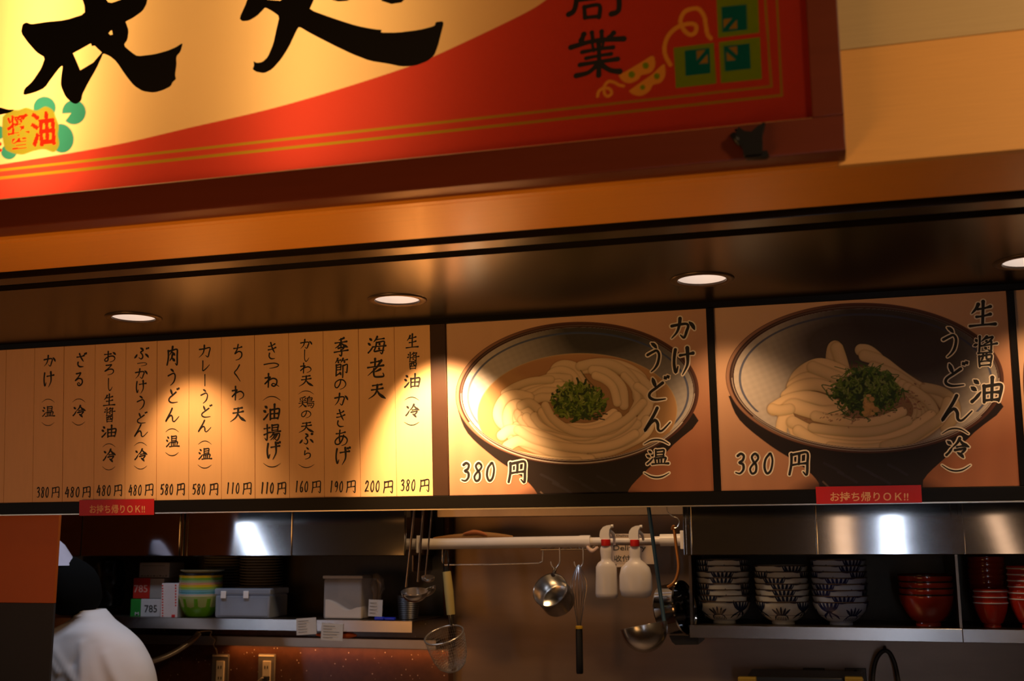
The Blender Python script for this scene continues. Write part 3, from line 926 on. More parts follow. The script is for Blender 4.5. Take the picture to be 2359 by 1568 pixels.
# black clamp on the sign's lower frame
cl = thing('lamp_clamp', at(1730, 330, 1.89), 'small black metal clamp hooked on the lower right of the red sign frame', 'clamp')
pc = Plane((0, SIGNY-0.001, 0), 0)
def P3(px, py, z):
    u, v = pc.uv(px, py)
    return tuple(pc.m @ Vector((u, v, z)))
BKM = mat('black_metal', (0.010, 0.010, 0.011), 0.45, 0.3)
MB().prism([(1703, 300), (1716, 310), (1732, 312), (1748, 298), (1764, 291), (1757, 318), (1758, 340), (1757, 362), (1715, 366), (1712, 348), (1700, 336), (1694, 322)], 0.004, 0.020, lambda a, b, c: P3(a, b, c)).build('body', BKM, cl)
MB().tube([P3(1690, 316, 0.012), P3(1697, 326, 0.016), P3(1706, 336, 0.012)], 0.006).build('knob', BKM, cl)
MB().prism([(1716, 360), (1768, 352), (1772, 362), (1765, 368), (1720, 370)], 0.0, 0.014, lambda a, b, c: P3(a, b, c)).build('foot', BKM, cl)
MB().tube([P3(1752, 298, 0.010), P3(1762, 289, 0.012)], 0.003).build('prong', BKM, cl)
MB().tube([P3(1695, 303, 0.010), P3(1706, 310, 0.012)], 0.0025).build('prong', BKM, cl)

# ================================================================== DOWNLIGHTS
REFL = mat('lamp_reflector', (0.7, 0.66, 0.62), 0.5, emit=(1.0, 0.80, 0.68, 0.42))
BULB = mat('lamp_glow', (0.9, 0.85, 0.8), 0.5, emit=(1.0, 0.85, 0.7, 1.3))
RING = mat('dark_bronze_ring', (0.10, 0.07, 0.05), 0.35, 0.6)
names = ['leftmost round downlight, above the hot and cold noodle strips of the menu', 'second round downlight from the left, above the right end of the strip menu',
         'third round downlight from the left, above the gap between the two bowl pictures', 'round downlight cut by the right edge of the picture']
d0 = thing('downlight', (DL[0].x, DL[0].y, SOF), names[0], 'lamp', 'recessed downlights in the dark soffit')
p = DL[0]
c = (p.x, p.y, SOF)
MB().lathe([(0.060, 0.004), (0.061, -0.003), (0.066, -0.0045), (0.076, -0.0045), (0.080, -0.001), (0.080, 0.0)], c, 48, caps=False).build('trim_ring', RING, d0)
mbr = MB()
mbr.lathe([(0.0600, 0.002), (0.056, 0.02), (0.047, 0.05), (0.034, 0.07)], c, 40)
mbr.f = [f for f in mbr.f if len(f) == 4]
mbr.build('reflector', REFL, d0)
MB().lathe([(0.0, 0.069), (0.035, 0.070), (0.035, 0.075), (0.0, 0.076)], c, 24).build('bulb', BULB, d0)
for i in range(1, 4):
    d = copy_thing(d0, names[i])
    d.location = (DL[i].x, DL[i].y, SOF)
for i, (pw, tz, ang, bl) in enumerate(((16, 1.80, 64, 0.8), (95, 1.80, 66, 0.75), (8, 1.84, 66, 0.9), (9, 1.84, 66, 0.9))):
    p = DL[i]
    lamp('downlight_beam', 'SPOT', (p.x, p.y, SOF-0.006), pw, (1.0, 0.58, 0.28), 0.02, target=(p.x+0.05, 3.12, tz), spot=ang, blend=bl)

# ================================================================== MENU
MP = Plane((0, 3.10, at(1180, 1137, 3.10).z), 4.5)
def pm(px, py, z=0.0):
    u, v = MP.uv(px, py)
    return (u, v, z)
V0 = MP.uv(600, 1148)[1]
V1 = MP.uv(600, 771)[1]
def ubox(u0, u1, v0, v1, z0, z1, bev=0.0):
    return MB().box((u0, v0, z0), (u1, v1, z1), bev)
menu = thing('strip_menu', tuple(MP.m @ Vector((MP.uv(500, 1100)[0], V0, 0))), 'wide strip menu of pale wooden slats with black brush lettering and prices', 'menu')
seams = [-200, -130, -60, 11.7, 77.7, 145.7, 217.6, 289, 361, 435, 510, 587, 666, 746, 828, 911, 994.5]
su = [MP.uv(x, 960)[0] for x in seams]
A = (0, 740, 3.41)
B = (500, 740, 3.41)
cols = {
 4: (A, "か390,313,100,95 け383,455,95,130 （380,622,105,35 温380,708,100,88 ）378,807,105,35 380@285,1342,103,84 円437,1340,63,88"),
 5: (A, "ざ635,305,95,120 る620,453,80,115 （620,620,105,35 冷622,705,100,95 ）618,803,105,35 480@508,1340,122,82 円680,1338,65,88"),
 6: (A, "お865,278,100,95 ろ860,378,90,90 し865,497,45,105 生858,620,95,100 醤860,735,92,115 油858,865,125,100 （857,972,105,35 冷860,1053,100,105 ）855,1155,105,35 480@757,1328,118,84 円928,1325,65,92"),
 7: (A, "ぶ1113,255,120,100 つ1118,335,80,35 か1110,413,105,85 け1108,515,95,110 う1110,640,80,110 ど1113,757,90,95 ん1108,858,110,100 （1105,962,105,35 冷1108,1048,100,100 ）1105,1148,105,35 480@1008,1325,110,84 円1172,1320,68,95"),
 8: (A, "肉1355,272,100,145 う1353,438,80,130 ど1362,583,95,125 ん1353,735,110,110 （1353,853,108,35 温1355,942,105,95 ）1352,1042,108,35 580@1256,1318,108,84 円1420,1315,65,95"),
 9: (A, "カ1612,237,100,100 レ1617,350,80,90 ー1610,462,14,95 う1608,588,75,110 ど1620,705,95,105 ん1607,822,105,95 （1610,950,108,35 温1610,1040,105,95 ）1608,1140,112,35 580@1508,1317,108,84 円1680,1315,70,95"),
 10: (B, "ち165,242,85,130 く162,407,75,135 わ165,565,105,110 天165,728,125,125 110@68,1310,112,85 円237,1310,70,97"),
 11: (B, "き432,232,80,135 つ428,345,125,55 ね430,465,115,110 （430,603,142,42 油430,715,140,130 揚433,872,130,130 げ440,1015,120,145 ）432,1130,142,40 110@337,1308,112,86 円507,1308,72,98"),
 12: (B, "か700,180,100,80 し702,270,50,100 わ698,368,95,80 天700,465,115,95 （700,557,125,35 鶏702,635,120,90 の700,728,85,65 天702,830,120,90 ぷ703,925,115,95 ら710,1035,75,95 ）703,1137,130,35 160@608,1298,112,86 円780,1298,74,98"),
 13: (B, "季975,200,110,145 節975,367,110,150 の968,492,100,90 か975,615,115,105 き972,762,85,140 あ975,915,110,125 げ985,1057,130,145 190@880,1298,115,88 円1053,1295,76,98"),
 14: (B, "海1253,188,145,140 老1247,367,135,150 天1257,547,140,130 200@1158,1293,125,88 円1345,1295,78,98"),
 15: (B, "生1533,158,100,120 醤1538,310,100,135 油1535,468,135,115 （1530,605,118,32 冷1536,700,110,105 ）1530,803,122,32 380@1438,1285,125,90 円1630,1285,78,100"),
}
def write_text(parent, name, m, spec, org, z, extra=0.0, wt=None):
    """each character is an object of its own"""
    ox, oy, sc = org
    inv = parent.matrix_world.inverted() if parent.type == 'EMPTY' else parent.parent.matrix_world.inverted()
    def put(mb):
        me = bpy.data.meshes.new(name)
        me.from_pydata([tuple(inv @ (MP.m @ Vector(q))) for q in mb.v], [], mb.f)
        me.materials.append(m)
        lo = bpy.data.objects.new(name, me)
        COL.objects.link(lo)
        lo.parent = parent
    for w in spec.split():
        if '@' in w:
            t, r = w.split('@')
            x, y, ww, hh = [float(k) for k in r.split(',')]
            n = len(t)
            cw = ww/n
            for k, ch in enumerate(t):
                mb = MB()
                glyph(mb, ch, MP, ox+(x+cw*(k+0.5))/sc, oy+y/sc, cw*0.80/sc, hh/sc, z, extra=extra, wt=0.135*hh/sc)
                put(mb)
        else:
            ch = w[0]
            x, y, ww, hh = [float(k) for k in w[1:].split(',')]
            wt_ = wt(ch, ww/sc, hh/sc) if wt else None
            mb = MB()
            glyph(mb, ch, MP, ox+x/sc, oy+y/sc, ww/sc, hh/sc, z, extra=extra, wt=wt_)
            put(mb)
MP_I = MP.m
for i in range(len(su)-1):
    p = ubox(su[i]+0.0005, su[i+1]-0.0005, V0, V1, -0.008, 0.0+0.0003*math.sin(i*2.1), 0.0006)
    p.v = [tuple(MP_I @ Vector(q)) for q in p.v]
    po = p.build('slat', MENUWOOD, menu)
    if i in cols:
        write_text(po, 'character', INK, cols[i][1], cols[i][0], 0.0008)
# frame of the whole menu wall
mf = thing('menu_frame', tuple(MP.m @ Vector((0, V0, 0))), 'black lacquered frame round the strip menu and the bowl pictures', 'frame')
def frame_part(name, u0, u1, v0, v1, z0=-0.014, z1=0.009, bev=0.0015, m=BLACK):
    p = ubox(u0, u1, v0, v1, z0, z1, bev)
    p.v = [tuple(MP_I @ Vector(q)) for q in p.v]
    return p.build(name, m, mf)
vr = MP.uv(1180, 1168)[1]
BR = mat('dark_brown_lacquer', (0.040, 0.018, 0.010), 0.35, var=0.3, scale=10)
frame_part('bottom_rail', XL, XR, vr, V0-0.0003, -0.03, 0.012)
frame_part('top_rail', XL, XR, V1+0.0003, V1+0.035, -0.014, 0.004)
for (a, b) in ((996.5, 1031.5), (1637.5, 1654), (2338, 2355)):
    frame_part('divider', MP.uv(a, 960)[0], MP.uv(b, 960)[0], V0, V1, m=BR if a < 1000 else BLACK)
frame_part('backing', XL, XR, V0-0.0003, V1, -0.014, -0.0085, 0, INK)
p = ubox(XL, XR, vr-0.0045, vr-0.0003, -0.02, 0.010, 0.0005)
p.v = [tuple(MP_I @ Vector(q)) for q in p.v]
p.build('metal_edge', mat('aluminium_edge', (0.5, 0.47, 0.42), 0.3, 1.0), mf)
# hangers that carry the frame
h = MB()
for x in (-3.2, -1.5, 0.2, 1.4):
    h.box((x-0.02, 3.105, V1+MP.o.z-0.02), (x+0.02, 3.125, SOF+0.0))
h.build('bracket', BLACK, mf)

# ---- printed bowl pictures
PRINT_M = mat_attr('printed_photo_film', 0.5, 0.0)
def picture(px0, px1, label, painter, texts, name='bowl_picture'):
    u0, u1 = MP.uv(px0, 960)[0], MP.uv(px1, 960)[0]
    b = thing(name, tuple(MP.m @ Vector(((u0+u1)/2, V0, 0))), label, 'picture')
    p = ubox(u0+0.0005, u1-0.0005, V0+0.0003, V1-0.0003, -0.008, -0.0004)
    p.v = [tuple(MP_I @ Vector(q)) for q in p.v]
    p.build('panel', WHITEPL, b, smooth=False)
    c = Canvas(MP, u0+0.0005, V0+0.0003, u1-0.0005, V1-0.0003, 520 if px1-px0 > 300 else 90, 350)
    painter(c)
    o = c.build('printed_photo', PRINT_M, b)
    o.matrix_basis = b.matrix_world.inverted() @ MP.m
    if texts:
        org, spec = texts
        for (nm, z, ex, m) in (('letter_outline', 0.0006, 7.0, mat('cream_outline', (0.86, 0.76, 0.62), 0.5)), ('character', 0.0012, 0.6, INK)):
            write_text(b, nm, m, spec, org, z, extra=ex, wt=lambda ch, w, h: 0.135*math.sqrt(w*h) if ch not in '（）' else 0.10*max(w, h))
    return b
def table_bg(c, seed):
    x, y = c.x, c.y
    W_ = 2100.0
    rs = np.random.RandomState(seed)
    grain = np.zeros(x.shape)
    for k in range(26):
        a, f, ph = rs.rand()*0.6+0.2, rs.uniform(0.008, 0.05), rs.rand()*6.3
        grain += a*np.sin(x*f+ph+0.9*np.sin(y*0.004+ph*2)+y*0.0012*rs.randn())
    grain /= 8
    t = (y/1450.0).clip(0, 1)
    r = (x/W_).clip(0, 1)
    top = np.array([0.74, 0.48, 0.29])
    bot = np.array([0.36, 0.135, 0.065])
    k = (t*0.75+r*0.45).clip(0, 1)[..., None]
    c.C = (top*(1-k)+bot*k)*(1+0.10*grain[..., None]*(0.3+t[..., None]))
def bowl_print(c, cx, cy, rx, ry, rot, inner):
    x, y = c.x, c.y
    # outside of the bowl below the rim
    foot = [(cx-rx*0.98, cy+ry*0.24), (cx-rx*0.90, cy+ry*0.56), (cx-rx*0.68, cy+ry*0.90), (cx-rx*0.46, cy+ry*1.16), (cx-rx*0.33, cy+ry*1.40), (cx-rx*0.28, cy+ry*1.7), (cx+rx*0.38, cy+ry*1.7),
            (cx+rx*0.42, cy+ry*1.36), (cx+rx*0.58, cy+ry*1.06), (cx+rx*0.79, cy+ry*0.72), (cx+rx*0.96, cy+ry*0.28), (cx, cy)]
    # shadow on the table in the printed photograph
    c.ell(cx+20, cy+ry*1.50, rx*0.50, ry*0.22, (0.05, 0.02, 0.012), soft=170, op=0.85)
    c.poly([tuple(p) for p in crom(foot, 4)], (0.016, 0.009, 0.007))
    for k, (a, b_) in enumerate(((-0.22, 1.18), (-0.12, 1.30), (0.02, 1.22), (0.12, 1.32), (0.24, 1.20))):       # painted leaves on the dark outside
        X0, Y0 = cx+rx*a, cy+ry*b_
        c.line([(X0-70, Y0-24), (X0, Y0+10), (X0+60, Y0+46)], 18, (0.030, 0.024, 0.028), op=0.55)
    c.line([(cx-rx*0.30, cy+ry*1.38), (cx-rx*0.22, cy+ry*1.52)], 12, (0.30, 0.20, 0.14), op=0.35)
    c.ell(cx, cy, rx, ry, (0.085, 0.030, 0.018), rot)
    # rim gets lighter at the left in the print
    l = (1-(x-(cx-rx))/(0.8*rx)).clip(0, 1)
    c.ell(cx, cy, rx-4, ry-4, (0.42, 0.22, 0.13), rot, where=l*0.8)
    c.ell(cx+4, cy, rx*0.978, ry*0.968, (0.050, 0.018, 0.012), rot)
    c.ell(cx+4, cy-2, rx*0.960, ry*0.945, (0.55, 0.46, 0.38), rot, ring=6, where=(y > cy)*0.8+0.15)
    m = c.ell(cx+6, cy+2, rx*0.948, ry*0.925, (0.5, 0.5, 0.5), rot)
    xn, yn = (x-cx)/rx, (y-cy)/ry
    sh = 0.40-0.62*xn.clip(-1, 0)**1+0.30*yn+0.34*(xn.clip(0, 1)**2)*(0.5+yn.clip(-0.5, 0.5))-0.20*np.exp(-((xn-0.15)**2*5+(yn+0.8)**2*6))
    sh = sh.clip(0.06, 1)[..., None]
    col = np.array(inner)*sh
    tex = 1+0.05*np.sin((x+y*0.5)*0.09)*np.sin((y-x*0.3)*0.10)
    col = col*tex[..., None]
    c.C = c.C*(1-m[..., None])+col*m[..., None]
    c.ell(cx+6, cy+12, rx*0.905, ry*0.868, (0.035, 0.06, 0.15), rot, ring=15, where=m*((y < cy+ry*0.45)*0.85))
    c.ell(cx+6, cy+14, rx*0.898, ry*0.862, (0.10, 0.13, 0.20), rot, ring=5, where=m*((y < cy+ry*0.45)*0.4))
    return m
NOO = (0.98, 0.74, 0.47)
def greens(c, cx, cy, rx, ry, n, seed, dark=1.0):
    rs = np.random.RandomState(seed)
    c.ell(cx, cy, rx*0.86, ry*0.86, np.array((0.025, 0.05, 0.008))*dark, soft=14)
    pal = [(0.03, 0.08, 0.008), (0.07, 0.15, 0.012), (0.16, 0.27, 0.02), (0.24, 0.36, 0.05), (0.34, 0.42, 0.10), (0.02, 0.05, 0.01)]
    for k in range(n):
        a, r = rs.rand()*6.28, math.sqrt(rs.rand())
        x, y = cx+rx*r*math.cos(a), cy+ry*r*math.sin(a)
        t = rs.rand()*6.28
        L = rs.uniform(18, 60)
        b = rs.uniform(-1.4, 1.4)
        pts = [(x-math.cos(t)*L/2, y-math.sin(t)*L/2), (x+math.cos(t+1.57)*b*12, y+math.sin(t+1.57)*b*12), (x+math.cos(t)*L/2, y+math.sin(t)*L/2)]
        up = ((cy-y)/ry+1)/2
        i = int(min(5, max(0, rs.normal(1.2+2.6*up, 1.3))))
        c.noodle(pts, rs.uniform(4, 9), np.array(pal[i])*dark, dark=0.35)
def paint_hot(c):
    c.crop(1000, 690, 3.2)
    table_bg(c, 3)
    x, y = c.x, c.y
    m = bowl_print(c, 1055, 690, 897, 527, -1.5, (0.72, 0.66, 0.60))
    sm = c.ell(1055, 830, 735, 432, (0.50, 0.28, 0.12), -2, where=m)
    soup = ((x-330)/1450).clip(0, 1)
    cl = m*sm
    c.ell(1055, 830, 735, 432, (0.60, 0.42, 0.20), -2, ring=8, where=m*0.6)
    c.ell(1010, 500, 420, 90, (0.40, 0.19, 0.09), -4, soft=90, op=0.6, where=cl)
    c.ell(1600, 850, 140, 260, (0.26, 0.15, 0.06), 10, soft=80, op=0.55, where=cl)
    c.ell(1040, 850, 560, 330, (0.36, 0.20, 0.09), 0, soft=60, op=0.7, where=cl)
    rs = np.random.RandomState(5)
    def arc(cx, cy, rx, ry, a0, a1, wob=8, n=9, rot=0.0):
        P = []
        for k in range(n):
            a = math.radians(a0+(a1-a0)*k/(n-1))
            X, Yy = rx*math.cos(a)+rs.normal(0, wob), ry*math.sin(a)+rs.normal(0, wob)
            r_ = math.radians(rot)
            P.append((cx+X*math.cos(r_)-Yy*math.sin(r_), cy+X*math.sin(r_)+Yy*math.cos(r_)))
        return P
    col = np.array(NOO)
    def nd(P, r=33, s=1.0):
        c.noodle(P, r, col*s*rs.uniform(0.92, 1.08), clip=cl)
    # far side strands
    nd(arc(1230, 640, 330, 170, 200, 380, 8), 36, 0.80)
    nd(arc(1200, 700, 400, 190, 215, 400, 8), 34, 0.82)
    nd([(880, 560), (900, 505), (960, 480), (1040, 500), (1060, 560), (1100, 620)], 36, 0.86)
    nd([(840, 620), (860, 550), (930, 520), (1010, 545), (1060, 610)], 30, 0.9)
    nd([(1080, 490), (1180, 470), (1300, 480), (1400, 530), (1480, 620), (1500, 720)], 36, 0.84)
    nd([(1170, 520), (1250, 530), (1330, 580), (1390, 660), (1400, 780)], 34, 0.9)
    nd([(1190, 560), (1260, 590), (1320, 650), (1350, 760)], 30, 0.86)
    nd([(1400, 560), (1470, 640), (1500, 740), (1460, 830)], 26, 0.82)
    nd([(1500, 640), (1570, 700), (1580, 800), (1500, 900), (1380, 980)], 30, 0.86)
    for k in range(5):
        nd(arc(1010, 830, 520-46*k, 250-28*k, 150+rs.uniform(-6, 6), 262+rs.uniform(-5, 12), 6), 32, 0.88)
    nd([(520, 690), (600, 640), (720, 600), (860, 590)], 28, 0.85)
    # left loops
    nd([(700, 720), (610, 700), (530, 720), (480, 790), (470, 860), (510, 920), (600, 950)], 36, 0.98)
    nd([(560, 960), (540, 880), (560, 800), (620, 770), (690, 820), (730, 900)], 36, 1.02)
    nd([(640, 780), (700, 760), (760, 800), (820, 860)], 32, 0.95)
    # sweeping near strands
    for k in range(7):
        a = 20+rs.uniform(-7, 7)
        nd(arc(1050, 800, 590-52*k, 345-34*k, a, 150+rs.uniform(-8, 14), 7), 33, 0.92+0.02*k)
    nd([(500, 1000), (560, 960), (660, 970), (800, 1010), (950, 1070), (1100, 1110)], 38, 1.04)
    nd([(540, 1080), (620, 1040), (720, 1060), (850, 1110), (1000, 1160), (1150, 1180)], 38, 1.04)
    nd([(620, 960), (720, 1020), (850, 1060), (1000, 1090), (1180, 1095), (1350, 1060), (1480, 990)], 32, 0.98)
    nd([(600, 1140), (760, 1170), (920, 1190), (1060, 1190)], 30, 0.96)
    nd([(800, 830), (860, 900), (980, 950), (1120, 965), (1260, 930), (1350, 860)], 36, 1.0)
    nd([(820, 780), (880, 880), (1000, 960), (1140, 985), (1290, 950), (1420, 880), (1540, 760)], 30, 0.98)
    # lighter broth film at the lower edge of the bowl
    c.ell(1055, 700, 857, 505, (0.74, 0.66, 0.56), -1.5, ring=9, where=(y > 900)*0.8)
    greens(c, 1068, 748, 196, 140, 260, 11)
    for (dx, dy) in ((150, 110), (190, 90), (170, 130), (120, 130)):
        c.line([(1068+dx-14, 748+dy), (1068+dx+18, 748+dy+6)], 9, (0.02, 0.025, 0.008))
    c.line([(1080, 520), (1130, 590), (1180, 640)], 5, (0.05, 0.06, 0.02))
def paint_cold(c):
    c.crop(1640, 660, 3.0153)
    table_bg(c, 9)
    x, y = c.x, c.y
    m = bowl_print(c, 1062, 634, 966, 522, 1.0, (0.60, 0.53, 0.46))
    c.ell(1160, 420, 620, 260, (0.030, 0.014, 0.008), 3, soft=260, op=0.86, where=m)
    c.ell(1500, 560, 300, 260, (0.035, 0.017, 0.010), 20, soft=240, op=0.6, where=m)
    rs = np.random.RandomState(8)
    col = np.array((0.98, 0.70, 0.40))
    def nd(P, r=36, s=1.0, cc=None):
        c.noodle(P, r, (col if cc is None else np.array(cc))*s*rs.uniform(0.93, 1.07), clip=m)
    c.ell(1050, 850, 560, 290, (0.30, 0.16, 0.06), 4, soft=50, op=0.9, where=m)
    nd([(860, 600), (880, 500), (865, 420), (840, 430), (830, 520), (850, 600)], 40, 0.66)
    nd([(930, 640), (900, 520), (870, 430)], 44, 0.72)
    nd([(1250, 640), (1170, 520), (1090, 450), (1035, 440)], 42, 0.66)
    nd([(1060, 480), (1180, 520), (1300, 610), (1420, 690), (1560, 760), (1640, 850)], 40, 0.68)
    nd([(1120, 560), (1280, 620), (1420, 720), (1520, 820), (1560, 930)], 38, 0.70)
    nd([(1480, 700), (1600, 730), (1680, 800), (1690, 900), (1620, 980)], 34, 0.66)
    nd([(560, 700), (600, 620), (680, 560), (760, 540), (860, 570), (960, 620)], 44, 0.92)
    nd([(560, 690), (640, 640), (760, 630), (880, 660)], 40, 0.98)
    nd([(700, 560), (800, 600), (900, 640)], 40, 0.9)
    nd([(520, 760), (600, 700), (720, 680), (860, 720)], 42, 1.0)
    nd([(430, 850), (540, 790), (680, 770), (820, 810), (900, 850)], 46, 1.04)
    for k in range(5):
        nd([(1240+40*k, 640+20*k), (1360+38*k, 720+22*k), (1430+30*k, 830+20*k), (1400+24*k, 940+14*k), (1260+30*k, 1030)], 34, 0.74)
    nd([(500, 880), (560, 830), (640, 850), (760, 880), (880, 870)], 50, 1.05)
    nd([(480, 1020), (490, 940), (520, 890), (560, 960), (600, 1040), (680, 1090)], 40, 1.02)
    nd([(720, 900), (860, 930), (1020, 950), (1180, 930), (1320, 870)], 36, 0.94)
    nd([(560, 940), (680, 1000), (840, 1050), (1020, 1060), (1220, 1040), (1400, 980), (1520, 900)], 42, 1.0)
    nd([(700, 980), (860, 1000), (1040, 1010), (1200, 990), (1360, 930)], 34, 0.88)
    nd([(600, 1000), (720, 1070), (880, 1100), (1060, 1110), (1280, 1090), (1460, 1020), (1580, 930)], 38, 0.94)
    nd([(820, 1110), (980, 1125), (1140, 1120), (1300, 1090)], 32, 0.9)
    nd([(1200, 1110), (1360, 1060), (1480, 990), (1600, 900), (1640, 800)], 36, 0.78)
    nd([(420, 850), (470, 860), (540, 850)], 36, 1.02)
    for k in range(90):      # flakes and sesame
        a = rs.uniform(0, 1)
        X, Yy = (rs.normal(1395, 50), rs.normal(810, 55)) if a < 0.5 else (rs.normal(960, 130), rs.normal(905, 22))
        t = rs.rand()*6.28
        c.line([(X, Yy), (X+16*math.cos(t), Yy+8*math.sin(t))], rs.uniform(4, 9), [(0.26, 0.10, 0.06), (0.42, 0.22, 0.13), (0.16, 0.06, 0.04)][k % 3], op=0.85)
    greens(c, 1075, 725, 235, 158, 330, 21, 0.75)
    for k in range(46):
        a = rs.uniform(0, 6.28)
        X, Yy = 1060+255*math.cos(a), 730+165*math.sin(a)
        c.line([(X, Yy), (X+rs.normal(0, 30), Yy+rs.normal(0, 20)), (X+rs.normal(0, 45), Yy+rs.normal(0, 30))], rs.uniform(4, 7), (0.035, 0.10, 0.012))
    for k in range(26):
        c.ell(1090+rs.normal(0, 20), 828+rs.normal(0, 30), rs.uniform(10, 24), rs.uniform(10, 22), np.array((0.62, 0.36, 0.12))*rs.uniform(0.7, 1.15), op=0.9)
    c.ell(1066, 644, 925, 496, (0.42, 0.36, 0.32), 1.0, ring=7, where=(y > 900)*0.7)
def paint_edge(c):
    c.crop(2350, 660, 3.0)
    table_bg(c, 4)
    c.ell(260, 640, 240, 500, (0.085, 0.030, 0.018))
    c.ell(265, 640, 215, 480, (0.6, 0.5, 0.42))
C_ = (1000, 690, 3.2)
D_ = (1640, 660, 3.0153)
picture(1031.5, 1637.5, 'picture of hot noodles in broth, directly right of the strip menu', paint_hot, (C_, "か1832,215,190,165 け1835,450,175,215 う1622,425,125,215 ど1648,655,170,190 ん1645,885,200,180 （1640,1045,190,45 温1645,1160,165,120 ）1642,1295,190,45 380@190,1268,270,142 円612,1265,135,165"))
picture(1654, 2338, 'picture of cold noodles with green onion and ginger in a deep bowl, no broth', paint_cold, (D_, "生1880,195,190,190 醤1895,450,175,215 油1910,720,235,185 う1657,385,130,210 ど1688,610,180,180 ん1700,845,220,185 （1690,1000,190,50 冷1705,1118,165,140 ）1697,1262,205,55 380@150,1228,290,148 円603,1225,140,168"))
picture(2355, 2760, 'third bowl picture, cut off by the right edge of the photograph', paint_edge, None)

# red takeaway stickers
def sticker(x0, y0, x1, y1, label):
    a, b, c, d = MP.uv(x0, y0), MP.uv(x1, y0-1), MP.uv(x1, y1-1), MP.uv(x0, y1)
    s = thing('takeaway_sticker', tuple(MP_I @ Vector((a[0], d[1], 0.0125))), label, 'sticker', 'red takeaway stickers on the lower rail')
    mb = MB().box((a[0], d[1], 0.0122), (b[0], a[1], 0.0135))
    mb.v = [tuple(MP_I @ Vector(q)) for q in mb.v]
    mb.build('card', mat('red_card', (0.52, 0.004, 0.004), 0.45, var=0.03), s)
    w, h = x1-x0, y1-y0
    q = [MP.uv(x0+w*0.14, y0+h*0.30), MP.uv(x0+w*0.88, y0+h*0.28), MP.uv(x0+w*0.88, y0+h*0.84), MP.uv(x0+w*0.14, y0+h*0.86)]
    t = MB()
    font_on(t, 'お持ち帰りＯＫ!!', q, 0.0140, 0.017)
    t.v = [tuple(MP_I @ Vector(q)) for q in t.v]
    t.build('lettering', mat('peach_lettering', (0.78, 0.42, 0.20), 0.5), s, smooth=False)
sticker(189, 1151, 360.5, 1187, 'red takeaway sticker under the strip menu at the left')
sticker(1879, 1120.5, 2121, 1160, 'red takeaway sticker under the cold noodle picture at the right')

# ================================================================== KITCHEN: CUPBOARDS AND SHELVES
def X(px, Y=KY, py=1350):
    return at(px, py, Y).x
def Z(py, px=1800, Y=KY):
    return at(px, py, Y).z
ZC = Z(1278, 1800)            # underside of the cupboards
ZS = Z(1443, 1800)            # top of the shelves
SH = 0.040
def cupboard(x0, x1, seams, label):
    t = thing('wall_cupboard', ((x0+x1)/2, 4.0, ZC), label, 'cupboard')
    MB().box((x0, KY+0.012, ZC), (x1, BACK-0.062, ZC+0.42), 0.002).build('body', STEEL, t)
    xs = [x0]+seams+[x1]
    for a, b in zip(xs[:-1], xs[1:]):
        if b-a < 0.05:
            MB().box((a+0.001, KY+0.004, ZC+0.001), ((a+b)/2-0.004, KY+0.012, ZC+0.42), 0.001).build('edge_strip', STEEL, t)
            MB().box(((a+b)/2+0.004, KY+0.004, ZC+0.001), (b-0.001, KY+0.012, ZC+0.42), 0.001).build('edge_strip', STEEL, t)
        else:
            MB().box((a+0.0018, KY, ZC+0.001), (b-0.0018, KY+0.012, ZC+0.42), 0.0015).build('door', STEEL, t)
    return t
XA0, XA1 = X(60, py=1230), X(933, py=1230)
cupboard(XA0, XA1, [X(188, py=1230), X(415, py=1230), X(432, py=1230), X(673, py=1230)], 'left brushed steel wall cupboard with a slanted bright reflection')
XB0 = X(1573, py=1220)
cupboard(XB0, XR, [X(1591, py=1220), X(1880, py=1220), X(2194, py=1220), X(2219, py=1220)], 'right brushed steel wall cupboard above the stacked bowls')
DARKIN = mat('painted_shade_lining', (0.030, 0.026, 0.024), 0.6, var=0.2)
def shelf(x0, x1, label, seam=None, back=BACK):
    t = thing('steel_shelf', ((x0+x1)/2, 4.0, ZS-SH), label, 'shelf')
    b = back-0.002
    MB().box((x0, KY+0.004, ZS-0.003), (x1, b, ZS)).build('shelf_board', STEELD, t)
    xs = [x0]+([seam] if seam else [])+[x1]
    for a, c in zip(xs[:-1], xs[1:]):
        MB().box((a+0.0008, KY, ZS-SH), (c-0.0008, KY+0.004, ZS+0.001), 0.001).build('lip', mat('satin_steel_lip', (0.34, 0.33, 0.33), 0.24, 1.0, var=0.15, scale=6), t)
    return t
XS0, XS1 = X(60, py=1440), X(950, py=1440)
shelf(XS0, XS1, 'left steel shelf crowded with boxes and tubs', back=4.24)
XR0, XRS = X(1588, py=1450), X(2217, py=1450)
shelf(XR0, XR, 'right steel shelf carrying stacked bowls', XRS)
# side and middle partitions under the right cupboard, added lining behind the left shelf, its dark colour standing for shade
pt = thing('shelf_partition', (XB0, 4.1, ZS), 'dark upright partition left of the first patterned bowl stack', 'partition')
MB().box((XR0+0.001, KY+0.03, ZS+0.0005), (XR0+0.010, BACK-0.003, ZC-0.0005)).build('board', STEELD, pt)
pt2 = thing('shelf_partition', (XRS, 4.1, ZS), 'dark upright partition between the plain red bowls and the white-lined red bowls', 'partition')
MB().box((XRS-0.004, KY+0.03, ZS+0.0015), (XRS+0.004, BACK-0.003, ZC-0.0005)).build('board', STEELD, pt2)
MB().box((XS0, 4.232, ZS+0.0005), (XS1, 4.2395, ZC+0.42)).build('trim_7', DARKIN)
tag(bpy.data.objects['trim_7'], kind='structure')
MB().box((XR0+0.012, BACK-0.006, ZS+0.0005), (XR, BACK-0.0005, ZC+0.42)).build('trim_9', mat('olive_painted_shade', (0.060, 0.048, 0.032), 0.55, var=0.2))  # added panel, the shade behind the right shelf put into its colour
tag(bpy.data.objects['trim_9'], kind='structure')
